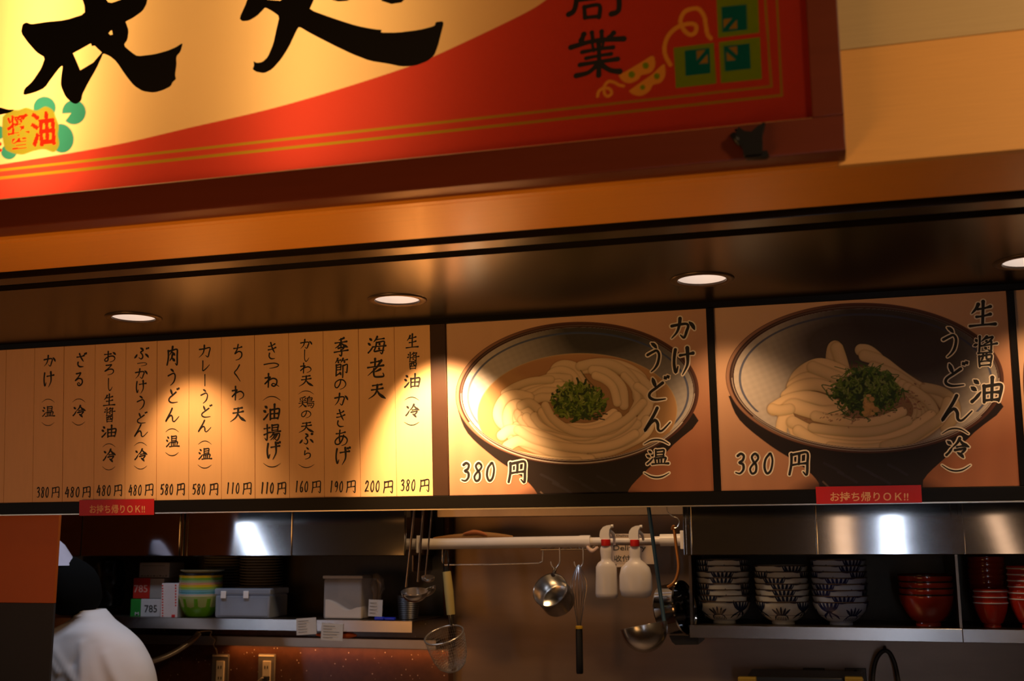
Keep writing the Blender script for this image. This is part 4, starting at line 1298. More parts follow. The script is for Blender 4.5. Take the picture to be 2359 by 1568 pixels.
# rail on the stone wall under the left shelf
zr0, zr1 = at(700, 1490, 4.18).z, at(700, 1468, 4.18).z
MB().box((XS0, 4.18, zr0), (at(1005, 1480, 4.18).x, 4.24, zr1), 0.002).build('trim_8', mat('satin_steel_rail', (0.35, 0.31, 0.27), 0.35, 1.0))
tag(bpy.data.objects['trim_8'], kind='structure')
lamp('under_shelf_lamp', 'AREA', ((X(560)+X(900))/2-0.05, 4.215, zr0-0.004), 0.8, (1.0, 0.42, 0.12), 0.95, 0.02, target=((X(560)+X(900))/2-0.05, 4.260, zr0-0.5))

def mpp(px, py, Y):
    return (at(px+1, py, Y)-at(px, py, Y)).length

# ================================================================== BOWLS
def bowl_proto(name, R, H, foot, m_out, mi=None, motif=None, line=None, rimm=None, label='', cat='bowl', group=None):
    t = thing(name, (0, 0, 0), label, cat, group)
    pr = [(foot*0.86, 0.0), (foot, 0.0), (foot, 0.10*H), (foot*0.94, 0.13*H), (foot*1.25, 0.17*H), (R*0.74, 0.36*H), (R*0.90, 0.62*H), (R*0.975, 0.86*H), (R, 0.985*H), (R*0.99, H),
          (R*0.965, 0.99*H), (R*0.86, 0.64*H), (R*0.68, 0.40*H), (R*0.36, 0.22*H), (0.0, 0.20*H)]
    MB().lathe(pr, n=40).build('body', m_out, t)
    if motif:
        mb = MB()
        def rad(h):
            return float(np.interp(h, [0.17, 0.36, 0.62, 0.86, 0.985], [foot*1.25, R*0.74, R*0.90, R*0.975, R]))+0.0009
        def st(pts, w):
            P = crom(pts, 4) if len(pts) > 2 else np.array(pts, float)
            q = MB()
            stroke_strip(q, P, np.interp(np.linspace(0, 1, len(P)), [0, .5, 1], [w*0.9, w*1.35, w*.5]), 0)
            v = []
            for (a, h, _) in q.v:
                h = min(max(h, 0.18), 0.975)
                v.append((rad(h)*math.cos(a), rad(h)*math.sin(a), h*H))
            mb.add(v, q.f)
        for k in range(6):
            a0 = k*math.pi/3
            if k % 2 == 0:      # fan of leaves rising from a half round
                for d in (-0.30, -0.15, 0.0, 0.15, 0.30):
                    st([(a0+d*0.5, 0.42), (a0+d*0.9, 0.58), (a0+d*1.15, 0.76-abs(d)*0.3)], 0.075)
                for d in (-0.30, -0.2, -0.1, 0, 0.1, 0.2, 0.30):
                    st([(a0+d, 0.20), (a0+d*0.9, 0.34)], 0.055)
                st([(a0-0.42, 0.20), (a0-0.25, 0.38), (a0, 0.44), (a0+0.25, 0.38), (a0+0.42, 0.20)], 0.045)
            else:                # hanging half flower from the rim
                for d in (-0.32, -0.16, 0.0, 0.16, 0.32):
                    st([(a0+d, 0.94), (a0+d*0.75, 0.74), (a0+d*0.2, 0.55)], 0.085)
                st([(a0-0.42, 0.96), (a0-0.30, 0.72), (a0, 0.58), (a0+0.30, 0.72), (a0+0.42, 0.96)], 0.055)
                for d in (-0.25, 0, 0.25):
                    st([(a0+d*0.3, 0.54), (a0+d*1.2, 0.40), (a0+d*1.6, 0.28)], 0.07)
            st([(a0+0.35, 0.97), (a0+0.52, 0.955), (a0+0.7, 0.97)], 0.05)
        st([(k*0.2, 0.40+0.004*(k % 2)) for k in range(32)], 0.018)
        mb.build('painted_motif', motif, t, smooth=False)
    if line:
        MB().lathe([(R*0.985, 0.90*H), (R*0.995+0.0012, 0.91*H), (R*0.995+0.0012, 0.935*H), (R*0.99, 0.945*H)], n=40, caps=False).build('rim_line', line, t)
    if rimm:
        MB().lathe([(R*1.0, 0.955*H), (R*1.012, 0.97*H), (R*1.012, 0.995*H), (R*0.985, 1.005*H)], n=40, caps=False).build('rim', rimm, t)
    return t
PORC = mat('cream_porcelain', (0.60, 0.58, 0.50), 0.16, var=0.06, coat=0.3)
PORCB = mat('blue_white_porcelain', (0.36, 0.40, 0.50), 0.16, var=0.06, coat=0.3)
BLUE = mat('cobalt_brushwork', (0.012, 0.018, 0.045), 0.25)
BLUE2 = mat('deep_cobalt_brushwork', (0.010, 0.014, 0.07), 0.25)
RIMB = mat('brown_bowl_rim', (0.06, 0.035, 0.02), 0.25)
REDL = mat('red_lacquer', (0.26, 0.020, 0.008), 0.16, var=0.1, coat=0.4)
REDL2 = mat('bright_red_lacquer', (0.48, 0.028, 0.010), 0.14, var=0.08, coat=0.4)
BLKL = mat('black_lacquer_rim', (0.02, 0.008, 0.006), 0.2)
WLINE = mat('pale_line', (0.75, 0.66, 0.60), 0.35)
ORD = ['bottom', 'second from the bottom', 'third from the bottom', 'fourth from the bottom', 'fifth from the bottom', 'sixth from the bottom', 'seventh from the bottom', 'topmost']
def stack(proto_args, cx, Y, n, step, names, yaw, where, base=None, tilt=0.0):
    p = bowl_proto(**proto_args)
    base = ZS+0.0006 if base is None else base
    xc = at(cx, 1400, Y).x
    for i in range(n):
        o = p if i == 0 else copy_thing(p)
        o.location = (xc+rnd.uniform(-1, 1)*0.0012, Y, base+i*step)
        o.rotation_euler = (0, 0, yaw+i*rnd.uniform(0.5, 2.5))
        nm = names[i] if isinstance(names, list) else names
        o['label'] = where.format(nm)
    return p
def ords(n):
    l = ORD[:n-1]+['topmost']
    return l
Yb = 4.03
m_ = mpp(1668, 1390, Yb)
for (cx, py1, lab, porc, mot, g, n) in ((1668, 1388, 'cream and blue patterned bowl, {} in the stack nearest the dark partition', PORC, BLUE, 'patterned bowls in the left stack', 8),
                                  (1803, 1388, 'cream and blue patterned bowl, {} in the middle patterned stack', PORC, BLUE, 'patterned bowls in the middle stack', 7),
                                  (1936, 1388, 'bluish patterned bowl, {} in the shadowed stack right of the cream ones', PORCB, BLUE2, 'patterned bowls in the right stack', 8)):
    R = 62*m_
    H = 52*m_
    stack(dict(name='patterned_bowl', R=R, H=H, foot=R*0.42, m_out=porc, motif=mot, rimm=RIMB, group=g), cx, Yb, n, 13.4*m_, ords(n), {1668: -1.75, 1803: -1.6, 1936: -1.0}[cx], lab)
stack(dict(name='red_lacquer_bowl', R=60*m_, H=70*m_, foot=27*m_, m_out=REDL, rimm=BLKL, group='plain red bowls'), 2137, Yb, 4, 14*m_, ords(4), 0, 'plain dark red lacquer bowl, {} in the stack of four')
stack(dict(name='small_red_bowl', R=36*m_, H=56*m_, foot=18*m_, m_out=REDL2, line=WLINE, group='white-lined red bowls in the small stack'), 2284, Yb-0.02, 3, 12.5*m_, ords(3), 0, 'small bright red bowl with a white rim line, {} of three')
stack(dict(name='small_red_bowl', R=41*m_, H=60*m_, foot=20*m_, m_out=REDL, rimm=REDL, group='red bowls in the tall stack behind'), 2279, Yb+0.10, 8, 12.8*m_, ords(8), 0, 'small unlined red bowl, {} in the tall back stack')
stack(dict(name='small_red_bowl', R=42*m_, H=66*m_, foot=20*m_, m_out=REDL2, line=WLINE, group='red bowls cut by the picture edge'), 2374, Yb-0.03, 6, 13*m_, ords(6), 0, 'bright red white-lined bowl, {} in the stack cut by the right edge')

# left shelf: stacked bright bowls
cols_ = [('green', (0.10, 0.36, 0.006)), ('pale green', (0.35, 0.50, 0.20)), ('white', (0.62, 0.62, 0.62)), ('sky blue', (0.12, 0.42, 0.56)), ('light blue', (0.22, 0.52, 0.62)), ('lime', (0.33, 0.58, 0.10)),
         ('yellow', (0.70, 0.56, 0.04)), ('pink', (0.62, 0.36, 0.30)), ('mint', (0.30, 0.48, 0.28)), ('leaf green', (0.16, 0.40, 0.05)), ('golden', (0.66, 0.44, 0.02)), ('navy', (0.012, 0.014, 0.035))]
YG = 3.99
mg = mpp(461, 1400, YG)
xg_ = at(461, 1400, YG).x
for i, (nm, c) in enumerate(cols_):
    t = thing('melamine_bowl', (xg_, YG, ZS+0.0006+i*4.6*mg*1.0), f'{nm} melamine bowl in the bright stack on the left shelf', 'bowl', 'bright melamine bowls')
    R, H = (44 if i else 43.5)*mg, 37*mg
    MB().lathe([(R*0.55, 0), (R*0.62, 0.03*H), (R*0.86, 0.45*H), (R*0.99, 0.93*H), (R*1.01, H), (R*0.96, H), (R*0.82, 0.47*H), (0, 0.12*H)], n=10 if i == 0 else 32).build('body', mat('melamine_'+nm.replace(' ', '_'), c, 0.25), t, world=False)
    for o in t.children:
        o.matrix_basis = Matrix.Identity(4)
t = thing('white_saucer', (xg_+0.004, YG, ZS+0.0006+12*4.6*mg+27*mg), 'pale saucer lying on top of the bright bowl stack', 'saucer')
MB().lathe([(20*mg, 0), (44*mg, 10*mg), (45*mg, 12*mg), (42*mg, 12*mg), (0, 3*mg)], n=32).build('body', mat('pale_green_glaze', (0.42, 0.50, 0.38), 0.3), t, world=False)
for o in t.children:
    o.matrix_basis = Matrix.Identity(4)

# plates stacked behind
PLM = mat('grey_glazed_plate', (0.32, 0.32, 0.29), 0.35)
for (cx, r, grp, Y, where) in ((513, 41, 'dim plates in the left stack', 4.15, 'left'), (600, 45, 'dim plates in the right stack', 4.14, 'right')):
    m2 = mpp(cx, 1380, Y)
    xc = at(cx, 1380, Y).x
    n = int((1424-1297)/5.8)
    p = thing('plate', (xc, Y, ZS+0.0006), f'grey plate among the {where} plate stack in the shade', 'plate', grp)
    R = r*m2
    MB().lathe([(R*0.5, 0), (R*0.55, 0.0), (R*0.96, 4.8*m2), (R, 5.4*m2), (R*0.98, 6.3*m2), (R*0.9, 5.4*m2), (0, 2.0*m2)], n=36).build('body', PLM, p, world=False)
    for o in p.children:
        o.matrix_basis = Matrix.Identity(4)
    for i in range(1, n):
        o = copy_thing(p)
        o.location.z = ZS+0.0006+i*5.8*m2
        o.location.x = xc+rnd.uniform(-1, 1)*0.0015

# ================================================================== THINGS ON THE LEFT SHELF
def bx(px0, py0, px1, py1, Y, depth, name, m, parent, bev=0.002):
    a, b = at(px0, (py0+py1)/2, Y), at(px1, (py0+py1)/2, Y)
    z0, z1 = at((px0+px1)/2, py1, Y).z, at((px0+px1)/2, py0, Y).z
    return MB().box((a.x, Y, z0), (b.x, Y+depth, z1), bev).build(name, m, parent)
def base(px, Y, z=None):
    p = at(px, 1430, Y)
    return (p.x, Y, ZS+0.0006 if z is None else z)
def label_text(txt, px0, py0, px1, py1, Y, m, parent, name='lettering', z=0.0008):
    pl = Plane((0, Y, 0), 0)
    mb = MB()
    font_on(mb, txt, [pl.uv(px0, py0), pl.uv(px1, py0), pl.uv(px1, py1), pl.uv(px0, py1)], z)
    mb.v = [tuple(pl.m @ Vector(q)) for q in mb.v]
    return mb.build(name, m, parent, smooth=False)
CARDG = mat('grey_card', (0.28, 0.27, 0.26), 0.6)
CARDW = mat('white_card', (0.55, 0.54, 0.55), 0.6)
CARDR = mat('red_card_panel', (0.42, 0.020, 0.012), 0.5)
CARDN = mat('green_card_panel', (0.02, 0.22, 0.03), 0.5)
INK2 = mat('grey_ink', (0.05, 0.05, 0.05), 0.6)
YS = 3.97
ybot = 1424.5
b = thing('green_carton', base(330, YS), 'green and white carton marked M and 785, standing on the left shelf', 'carton')
zt = at(330, 1379, YS).z
bx(324, 1379, 370, ybot, YS, 0.12, 'body', CARDW, b)
bx(300, 1379, 323.8, ybot, YS, 0.12, 'side_panel', CARDN, b, 0.004)
label_text('785', 333, 1393, 362, 1410, YS, INK2, b)
label_text('M', 311, 1409, 320, 1417, YS, CARDW, b)
zb = at(330, 1378.4, YS).z
b = thing('red_carton', (at(340, 1378, YS).x, YS, zb), 'red and grey carton marked 785, on top of the green carton', 'carton')
bx(345.2, 1332, 377, 1378.2, YS, 0.12, 'body', CARDG, b)
bx(307, 1331, 345, 1378.2, YS, 0.12, 'side_panel', CARDR, b)
label_text('785', 309, 1347, 340, 1364, YS, mat('pink_ink', (0.55, 0.25, 0.2), 0.6), b)
b = thing('paper_bundle', (at(355, 1330, YS).x, YS, at(355, 1331, YS).z), 'grey paper-wrapped bundle on top of the red carton', 'bundle')
bx(320, 1295, 390, 1330.6, YS+0.005, 0.11, 'body', mat('grey_wrapping', (0.22, 0.21, 0.20), 0.7, bump=0.3, scale=60), b, 0.006)
for k in range(9):
    bx(325+k*7, 1324.5+(k % 2), 329+k*7, 1327, YS+0.0045, 0.001, 'print_mark', INK2, b, 0)
bx(328, 1302, 380, 1303, YS+0.0045, 0.001, 'print_mark', INK2, b, 0)
b = thing('white_carton', base(391, 3.94), 'slim white carton with red dotted edges, next to the bright bowls', 'carton')
bx(371, 1343, 410, ybot+1, 3.94, 0.10, 'body', mat('white_paper_carton', (0.62, 0.58, 0.60), 0.55), b)
RD = mat('red_ink', (0.55, 0.03, 0.03), 0.5)
for k in range(12):
    bx(373, 1347+k*6.3, 376, 1350+k*6.3, 3.9392, 0.0008, 'red_dot', RD, b, 0)
    if k < 8:
        bx(403, 1346+k*6.6, 406, 1349.5+k*6.6, 3.9392, 0.0008, 'red_dot', RD, b, 0)
bx(395, 1415, 403, 1421, 3.9392, 0.0008, 'red_dot', RD, b, 0)

# black bag with a glossy fold
t = thing('black_bag', base(247, 4.0), 'black plastic bag with a glossy fold, behind the person\'s head', 'bag')
bm = bmesh.new()
bmesh.ops.create_icosphere(bm, subdivisions=4, radius=1)
w, hgt = 36*mg, 64*mg
cz = ZS+0.0006+hgt
for v in bm.verts:
    d = v.co.copy()
    f = 1+0.07*math.sin(7*d.x+3*d.z)+0.05*math.sin(11*d.z+5*d.x+2)
    sq = 1/max(abs(d.x), abs(d.y), abs(d.z))**0.55
    v.co = Vector((at(247, 1360, 4.05).x+d.x*w*f*sq*0.85, 4.06+d.y*0.06*f, cz+max(-0.999, d.z*sq*0.86)*hgt))
mb = MB()
bm.verts.index_update()
mb.add([tuple(v.co) for v in bm.verts], [tuple(v.index for v in f.verts) for f in bm.faces])
bm.free()
mb.build('body', mat('black_polythene', (0.010, 0.010, 0.012), 0.22, bump=0.6, scale=30), t)
t = thing('magenta_apron', (at(203, 1425, 3.99).x, 3.99, ZS+0.0006), 'magenta cloth bundle between the person and the black bag', 'cloth')
MB().tube([at(199, 1338, 4.0), at(207, 1360, 4.0), at(206, 1390, 4.0), at(200, 1424, 4.0)], [0.008, 0.014, 0.014, 0.010], n=10).build('cloth', mat('magenta_cloth', (0.30, 0.012, 0.055), 0.7, bump=0.4), t)
MB().tube([at(201, 1332, 4.0), at(205, 1340, 4.0)], [0.010, 0.013]).build('pale_knot', mat('grey_cloth', (0.3, 0.28, 0.27), 0.8), t)

# clear storage box
CLR = mat('clear_bluish_plastic', (0.50, 0.60, 0.78), 0.3, alpha=0.42, var=0.03)
t = thing('storage_box', base(557, 3.95), 'clear bluish storage box with white latches beside the bright bowls', 'box')
a, c = at(495, 1400, 3.95), at(621, 1400, 3.95)
z0, z1 = ZS+0.0006, at(557, 1370, 3.95).z
z2 = at(557, 1355, 3.95).z
mb = MB().box((a.x, 3.95, z0), (c.x, 4.10, z1), 0.008)
mb.build('tub', CLR, t)
MB().box((a.x-0.003, 3.947, z1+0.0004), (c.x+0.003, 4.103, z2), 0.006).build('lid', CLR, t)
for px in (514, 566):
    bx(px-6, 1361, px+6, 1378, 3.9435, 0.004, 'latch', mat('latch_white', (0.8, 0.82, 0.85), 0.35), t)
MB().box((a.x+0.01, 3.965, z0+0.006), (c.x-0.03, 4.08, z0+0.07), 0.01).build('contents', mat('grey_contents', (0.16, 0.18, 0.22), 0.7), t)

# flour tub
t = thing('flour_tub', base(788, 3.96), 'translucent white tub part filled with white flour', 'tub')
a, c = at(745, 1380, 3.96), at(833, 1380, 3.96)
z0, z1, z2 = ZS+0.0006, at(788, 1333, 3.96).z, at(788, 1325, 3.96).z
MB().box((a.x, 3.96, z0), (c.x, 4.09, z1), 0.008).build('tub', mat('milky_plastic', (0.62, 0.60, 0.62), 0.45, alpha=0.36, var=0.03), t)
MB().box((a.x-0.004, 3.957, z1+0.0003), (c.x+0.004, 4.093, z2), 0.004).build('lid', mat('milky_lid', (0.48, 0.48, 0.52), 0.4), t)
mb = MB()
n = 9
top = []
prof = [0.62, 0.58, 0.50, 0.38, 0.28, 0.24, 0.30, 0.36, 0.38]
for k in range(n):
    x = a.x+0.005+(c.x-a.x-0.010)*k/(n-1)
    h = z0+0.004+(z1-z0)*prof[k]*0.72
    top.append((x, h))
poly = [(a.x+0.005, z0+0.003)]+[(c.x-0.005, z0+0.003)]+top[::-1]
mb.prism(poly, 3.966, 4.08, lambda u, v, w: (u, w, v))
mb.build('flour', mat('white_flour', (0.80, 0.72, 0.64), 0.9), t)
# crumpled clear bag and paper tag
t = thing('crumpled_bag', base(862, 4.0, None), 'crumpled clear bag gathered beside the flour tub', 'bag')
bm = bmesh.new()
bmesh.ops.create_icosphere(bm, subdivisions=3, radius=1)
for v in bm.verts:
    d = v.co.copy()
    f = 1+0.22*math.sin(9*d.x+4*d.z)+0.2*math.sin(13*d.z-6*d.y)
    k = (d.z+1)/2
    r = 0.012+0.022*abs(k-0.45)*2
    v.co = Vector((at(862, 1350, 4.02).x+d.x*r*f+0.004*math.sin(5*d.z), 4.05+d.y*r*f, ZS+0.0008+k*0.165))
mb = MB()
bm.verts.index_update()
mb.add([tuple(v.co) for v in bm.verts], [tuple(v.index for v in f.verts) for f in bm.faces])
bm.free()
mb.build('body', mat('crumpled_film', (0.30, 0.27, 0.25), 0.2, alpha=0.6, bump=0.5), t)
PAPER = mat('white_paper', (0.55, 0.54, 0.54), 0.7)
def note(px, py, w, h, rot, Y, label, name='paper_note', lines=5):
    pl = Plane((0, Y, 0), 0)
    c0 = Vector(pl.uv(px, py))
    m0 = mpp(px, py, Y)
    r = math.radians(-rot)
    t = thing(name, at(px, py, Y), label, 'note')
    def q(x, y):
        x, y = x*m0, -y*m0
        return (c0.x+x*math.cos(r)-y*math.sin(r), c0.y+x*math.sin(r)+y*math.cos(r))
    mb = MB()
    n = 6
    for i in range(n+1):
        x = -w/2+w*i/n
        for y in (-h/2, h/2):
            u, v = q(x, y)
            mb.v.append((u, Y-0.0012*math.sin(i*1.1)-0.001, v))
    for i in range(n):
        mb.f.append((2*i, 2*i+1, 2*i+3, 2*i+2))
    o = mb.build('sheet', PAPER, t, smooth=False)
    md = o.modifiers.new('thickness', 'SOLIDIFY')
    md.thickness = 0.0006
    for k in range(lines):
        yy = -h/2+h*(k+1)/(lines+1)
        x0, x1 = (-w*0.40, -w*0.40+w*0.8*rnd.uniform(0.5, 1))
        mb = MB()
        p = [q(x0, yy-0.5), q(x1, yy-0.5), q(x1, yy+0.5), q(x0, yy+0.5)]
        mb.add([(a_, Y-0.0034, b_) for a_, b_ in p], [(0, 1, 2, 3)])
        mb.build('written_line', INK2, t, smooth=False)
    return t
note(706, 1442, 46, 34, -4, KY-0.001, 'paper note tilted over the shelf lip, left of its twin', lines=5)
note(765, 1455, 50, 35, 2, KY-0.001, 'paper note hanging below the shelf lip, in front of the orange packet', lines=5)
note(865, 1400, 32, 35, 2, 3.965, 'small paper tag leaning under the crumpled bag', 'paper_tag', lines=4)
t = thing('orange_packet', at(775, 1458, 3.93), 'orange and red packet showing behind the hanging note', 'packet')
mb = MB()
p0 = at(728, 1461, 3.93)
p1 = at(822, 1463, 3.93)
mb.tube([p0, p0.lerp(p1, 0.2), p0.lerp(p1, 0.5), p0.lerp(p1, 0.8), p1], [0.003, 0.010, 0.013, 0.012, 0.003], n=8)
mb.build('body', mat('orange_packet_film', (0.50, 0.10, 0.03), 0.3, var=0.6, scale=60), t)
MB().box((p0.lerp(p1, 0.5).x-0.004, 3.925, p0.z+0.005), (p0.lerp(p1, 0.5).x+0.004, 3.93, ZS-SH)).build('hanging_strip', PAPER, t)
# blue clips
t = thing('blue_clip', base(885, 3.93), 'bright blue plastic clip lying near the shelf end', 'clip')
za = ZS+0.0006
xa, xb = at(862, 1428, 3.93).x, at(909, 1428, 3.93).x
MB().box((xa, 3.93, za), (xa+(xb-xa)*0.46, 3.945, za+0.011), 0.003).build('jaw', mat('blue_plastic', (0.01, 0.035, 0.62), 0.35), t)
MB().box((xa+(xb-xa)*0.50, 3.93, za), (xb, 3.945, za+0.010), 0.003).build('jaw', mat('blue_plastic', (0.01, 0.035, 0.62), 0.35), t)
MB().tube([(xa+0.02, 3.937, za+0.006), (xb-0.02, 3.937, za+0.006)], 0.0025).build('hinge', mat('blue_plastic', (0.01, 0.035, 0.62), 0.35), t)
# ribbed dark pot at the shelf end
t = thing('ribbed_pot', base(937, 3.98), 'dark ribbed steel pot at the right end of the left shelf', 'pot')
xc, m3 = at(932, 1400, 3.98).x, mpp(932, 1400, 3.98)
pr = [(20*m3, 0)]
for k in range(12):
    pr += [((20+k*0.4)*m3, k*4*m3), ((21.2+k*0.4)*m3, (k*4+2)*m3)]
pr += [(25*m3, 50*m3), (23*m3, 50*m3), (19*m3, 3*m3), (0, 2*m3)]
MB().lathe(pr, (xc, 4.02, ZS+0.0006), 32).build('body', mat('dark_ribbed_steel', (0.12, 0.12, 0.13), 0.35, 0.9), t)

# ================================================================== OUTLETS ON THE STONE WALL
IV = mat('ivory_outlet', (0.70, 0.58, 0.40), 0.4)
OPL = mat('outlet_plate_grey', (0.22, 0.19, 0.16), 0.3, 0.5)
def outlet(px, label, plug):
    t = thing('wall_outlet', at(px, 1560, 4.238), label, 'outlet')
    bx(px-19, 1506, px+20, 1595, 4.232, 0.0075, 'plate', OPL, t, 0.003)
    bx(px-17, 1508, px+18, 1512, 4.2305, 0.002, 'top_trim', IV, t, 0.0005)
    bx(px-9, 1522, px+9, 1580, 4.226, 0.007, 'socket', IV, t, 0.002)
    for yy in (1533, 1558):
        bx(px-4, yy, px-2, yy+7, 4.2252, 0.001, 'slot', INK, t, 0)
        bx(px+2, yy, px+4, yy+7, 4.2252, 0.001, 'slot', INK, t, 0)
    if plug:
        p = at(px, 1562, 4.215)
        MB().box((p.x-0.014, 4.205, p.z-0.010), (p.x+0.012, 4.2255, p.z+0.008), 0.004).build('plug', BLACKPL, t)
        MB().tube([(p.x-0.01, 4.21, p.z), at(px-10, 1562, 4.2), at(px-22, 1575, 4.2), at(px-26, 1600, 4.2)], 0.004).build('cable', mat('grey_cable', (0.25, 0.2, 0.15), 0.5), t)
outlet(506, 'left wall outlet on the speckled wall, nothing plugged in', False)
outlet(613, 'right wall outlet on the speckled wall with a black plug in it', True)

# flexible hose held by a wire bracket
t = thing('flexible_hose', at(470, 1455, 4.12), 'ribbed grey metal hose rising from behind the person to a wire bracket', 'hose')
HP = [at(290, 1531, 3.98), at(330, 1527, 3.98), at(365, 1518, 4.0), at(405, 1500, 4.04), at(440, 1476, 4.08), at(458, 1458, 4.12)]
P = crom([tuple(p) for p in HP], 16)
rr = [0.0105+0.0018*(k % 2) for k in range(len(P))]
MB().tube([Vector(p) for p in P], rr, n=12, smooth=False).build('ribbed_tube', mat('hose_metal', (0.42, 0.36, 0.28), 0.35, 0.7), t)
MB().tube([at(452, 1456, 4.12), at(470, 1453, 4.13), at(487, 1453, 4.15), at(485, 1463, 4.16), at(495, 1473, 4.17), at(492, 1484, 4.175), at(498, 1496, 4.178), at(500, 1506, 4.2315)], 0.0028, n=8).build('bracket_wire', mat('wire_steel', (0.45, 0.36, 0.26), 0.35, 0.9), t)

# ================================================================== HANGING TOOLS IN THE MIDDLE
YP = 4.05
pole = thing('tension_pole', at(1270, 1248, YP), 'long white tension pole across the middle bay, tools hanging from it', 'pole')
PM = mat('white_pole_plastic', (0.74, 0.68, 0.64), 0.3)
pa, pb = at(966, 1253, YP), at(1572, 1243, YP)
def on(px):
    f = (px-966)/(1572-966)
    return pa.lerp(pb, f)
mp_ = mpp(1270, 1248, YP)
MB().tube([on(972), on(1345)], 12.5*mp_, n=24).build('outer_tube', PM, pole)
MB().tube([on(1345), on(1369)], 13.5*mp_, n=24).build('collar', PM, pole)
MB().tube([on(1369), on(1530)], 8.5*mp_, n=24).build('inner_tube', PM, pole)
MB().tube([on(1524), on(1570)], 13*mp_, n=24).build('end_grip', PM, pole)
for px in (963, 1573):
    p = on(px)
    MB().box((p.x-4*mp_, YP-0.028, p.z-20*mp_), (p.x+4*mp_, YP+0.028, p.z+20*mp_), 0.003).build('end_plate', PM, pole)
br = thing('pole_bracket', (on(958).x, YP, on(958).z), 'dark steel upright that the left end of the white pole presses on', 'bracket')
p = on(958)
MB().box((p.x-3*mp_, YP-0.03, p.z-0.10), (p.x+0.5*mp_, 4.2385, ZC+0.40), 0.001).build('plate', STEELD, br)
p = on(1577.2)
# ochre cloth lying on the pole
t = thing('ochre_rag', on(1100)+Vector((0, 0, 13*mp_)), 'folded ochre rag lying along the top of the white pole', 'rag')
mb = MB()
q = [on(1000), on(1040), on(1080), on(1110), on(1150), on(1190)]
hh = [2, 7, 10, 13, 9, 3]
for k in range(len(q)):
    pass
pts = [q[k]+Vector((0, 0.004, (11.5+hh[k]*0.45)*mp_)) for k in range(6)]
mb.tube(pts, [0.004, 0.009, 0.012, 0.015, 0.011, 0.004], n=10)
mb.build('cloth', mat('ochre_cloth', (0.30, 0.14, 0.035), 0.8, bump=0.5), t)
t = thing('orange_rag', on(1100)+Vector((0, -0.01, 25*mp_)), 'small orange cloth end on top of the ochre rag', 'rag')
MB().tube([at(1068, 1229, 4.04), at(1090, 1225, 4.04), at(1108, 1227, 4.04), at(1122, 1232, 4.04)], [0.003, 0.008, 0.007, 0.003], n=8).build('cloth', mat('orange_cloth', (0.40, 0.12, 0.03), 0.8), t)
# wire frame and chain of hooks
WIRE = mat('bright_wire', (0.62, 0.55, 0.48), 0.25, 0.8)
t = thing('wire_hanger', at(1135, 1300, YP), 'long wire hanger frame under the left half of the white pole', 'hanger')
MB().tube([at(1020, 1256, YP), at(1019, 1290, YP), at(1021, 1301, YP), at(1135, 1300, YP), at(1242, 1297, YP), at(1250, 1293, YP), at(1251, 1262, YP)], 0.0026, n=8, smooth=False).build('wire', WIRE, t)
t = thing('hook_rail', at(1320, 1266, YP), 'notched metal rail under the white pole carrying hooks', 'rail')
mb = MB()
a, c = at(1246, 1265.5, YP), at(1380, 1263.5, YP)
mb.tube([a, c], 0.004, n=8)
mb.build('bar', WIRE, t)
for k in range(7):
    p = a.lerp(c, (k+0.5)/7)
    MB().tube([p+Vector((-0.008, -0.004, 0.002)), p+Vector((0, -0.006, 0.010)), p+Vector((0.008, -0.004, 0.002))], 0.0022, n=6).build('notch', WIRE, t)
MB().tube([at(1352, 1258, 4.03), at(1364, 1269, 4.03), at(1378, 1260, 4.03)], [0.005, 0.009, 0.005], n=8).build('clamp', mat('clamp_plastic', (0.6, 0.42, 0.34), 0.4), t)
def shook(px, dx, label):
    t = thing('wire_hook', at(px, 1262, YP-0.006), label, 'hook')
    MB().tube([at(px, 1260, YP-0.008), at(px+0.5, 1292, YP-0.008), at(px-4, 1304, YP-0.010), at(px-12, 1309, YP-0.012), at(px-18, 1302, YP-0.014), at(px-20, 1293, YP-0.014)], 0.0028, n=8).build('wire', WIRE, t)
shook(1289, 0, 'wire hook holding the steel cup')
shook(1343, 0, 'wire hook holding the whisk')

# steel cup
t = thing('steel_cup', at(1268, 1365, 4.0), 'round steel cup hanging open side forward from a wire hook', 'cup')
oc = at(1267, 1358, 3.96)
mc = mpp(1267, 1358, 3.96)
ax = Vector((0.14, 0.86, -0.46)).normalized()
R, L = 40*mc, 0.092
MB().lathe([(R*0.97, 0.0), (R, -0.002), (R*1.03, 0.001), (R*1.0, 0.004), (R*0.985, L*0.96), (R*0.9, L), (0, L), (0, L-0.003), (R*0.90, L-0.004), (R*0.965, L*0.9), (R*0.965, 0.002), (R*0.97, 0.0)], oc, 48, axis=ax).build('body', CHROME, t)
MB().tube([at(1274, 1324, 3.99), at(1278, 1314, 4.02), at(1279, 1308, 4.035)], [0.008, 0.006, 0.005], n=10).build('handle_tab', STEEL, t)

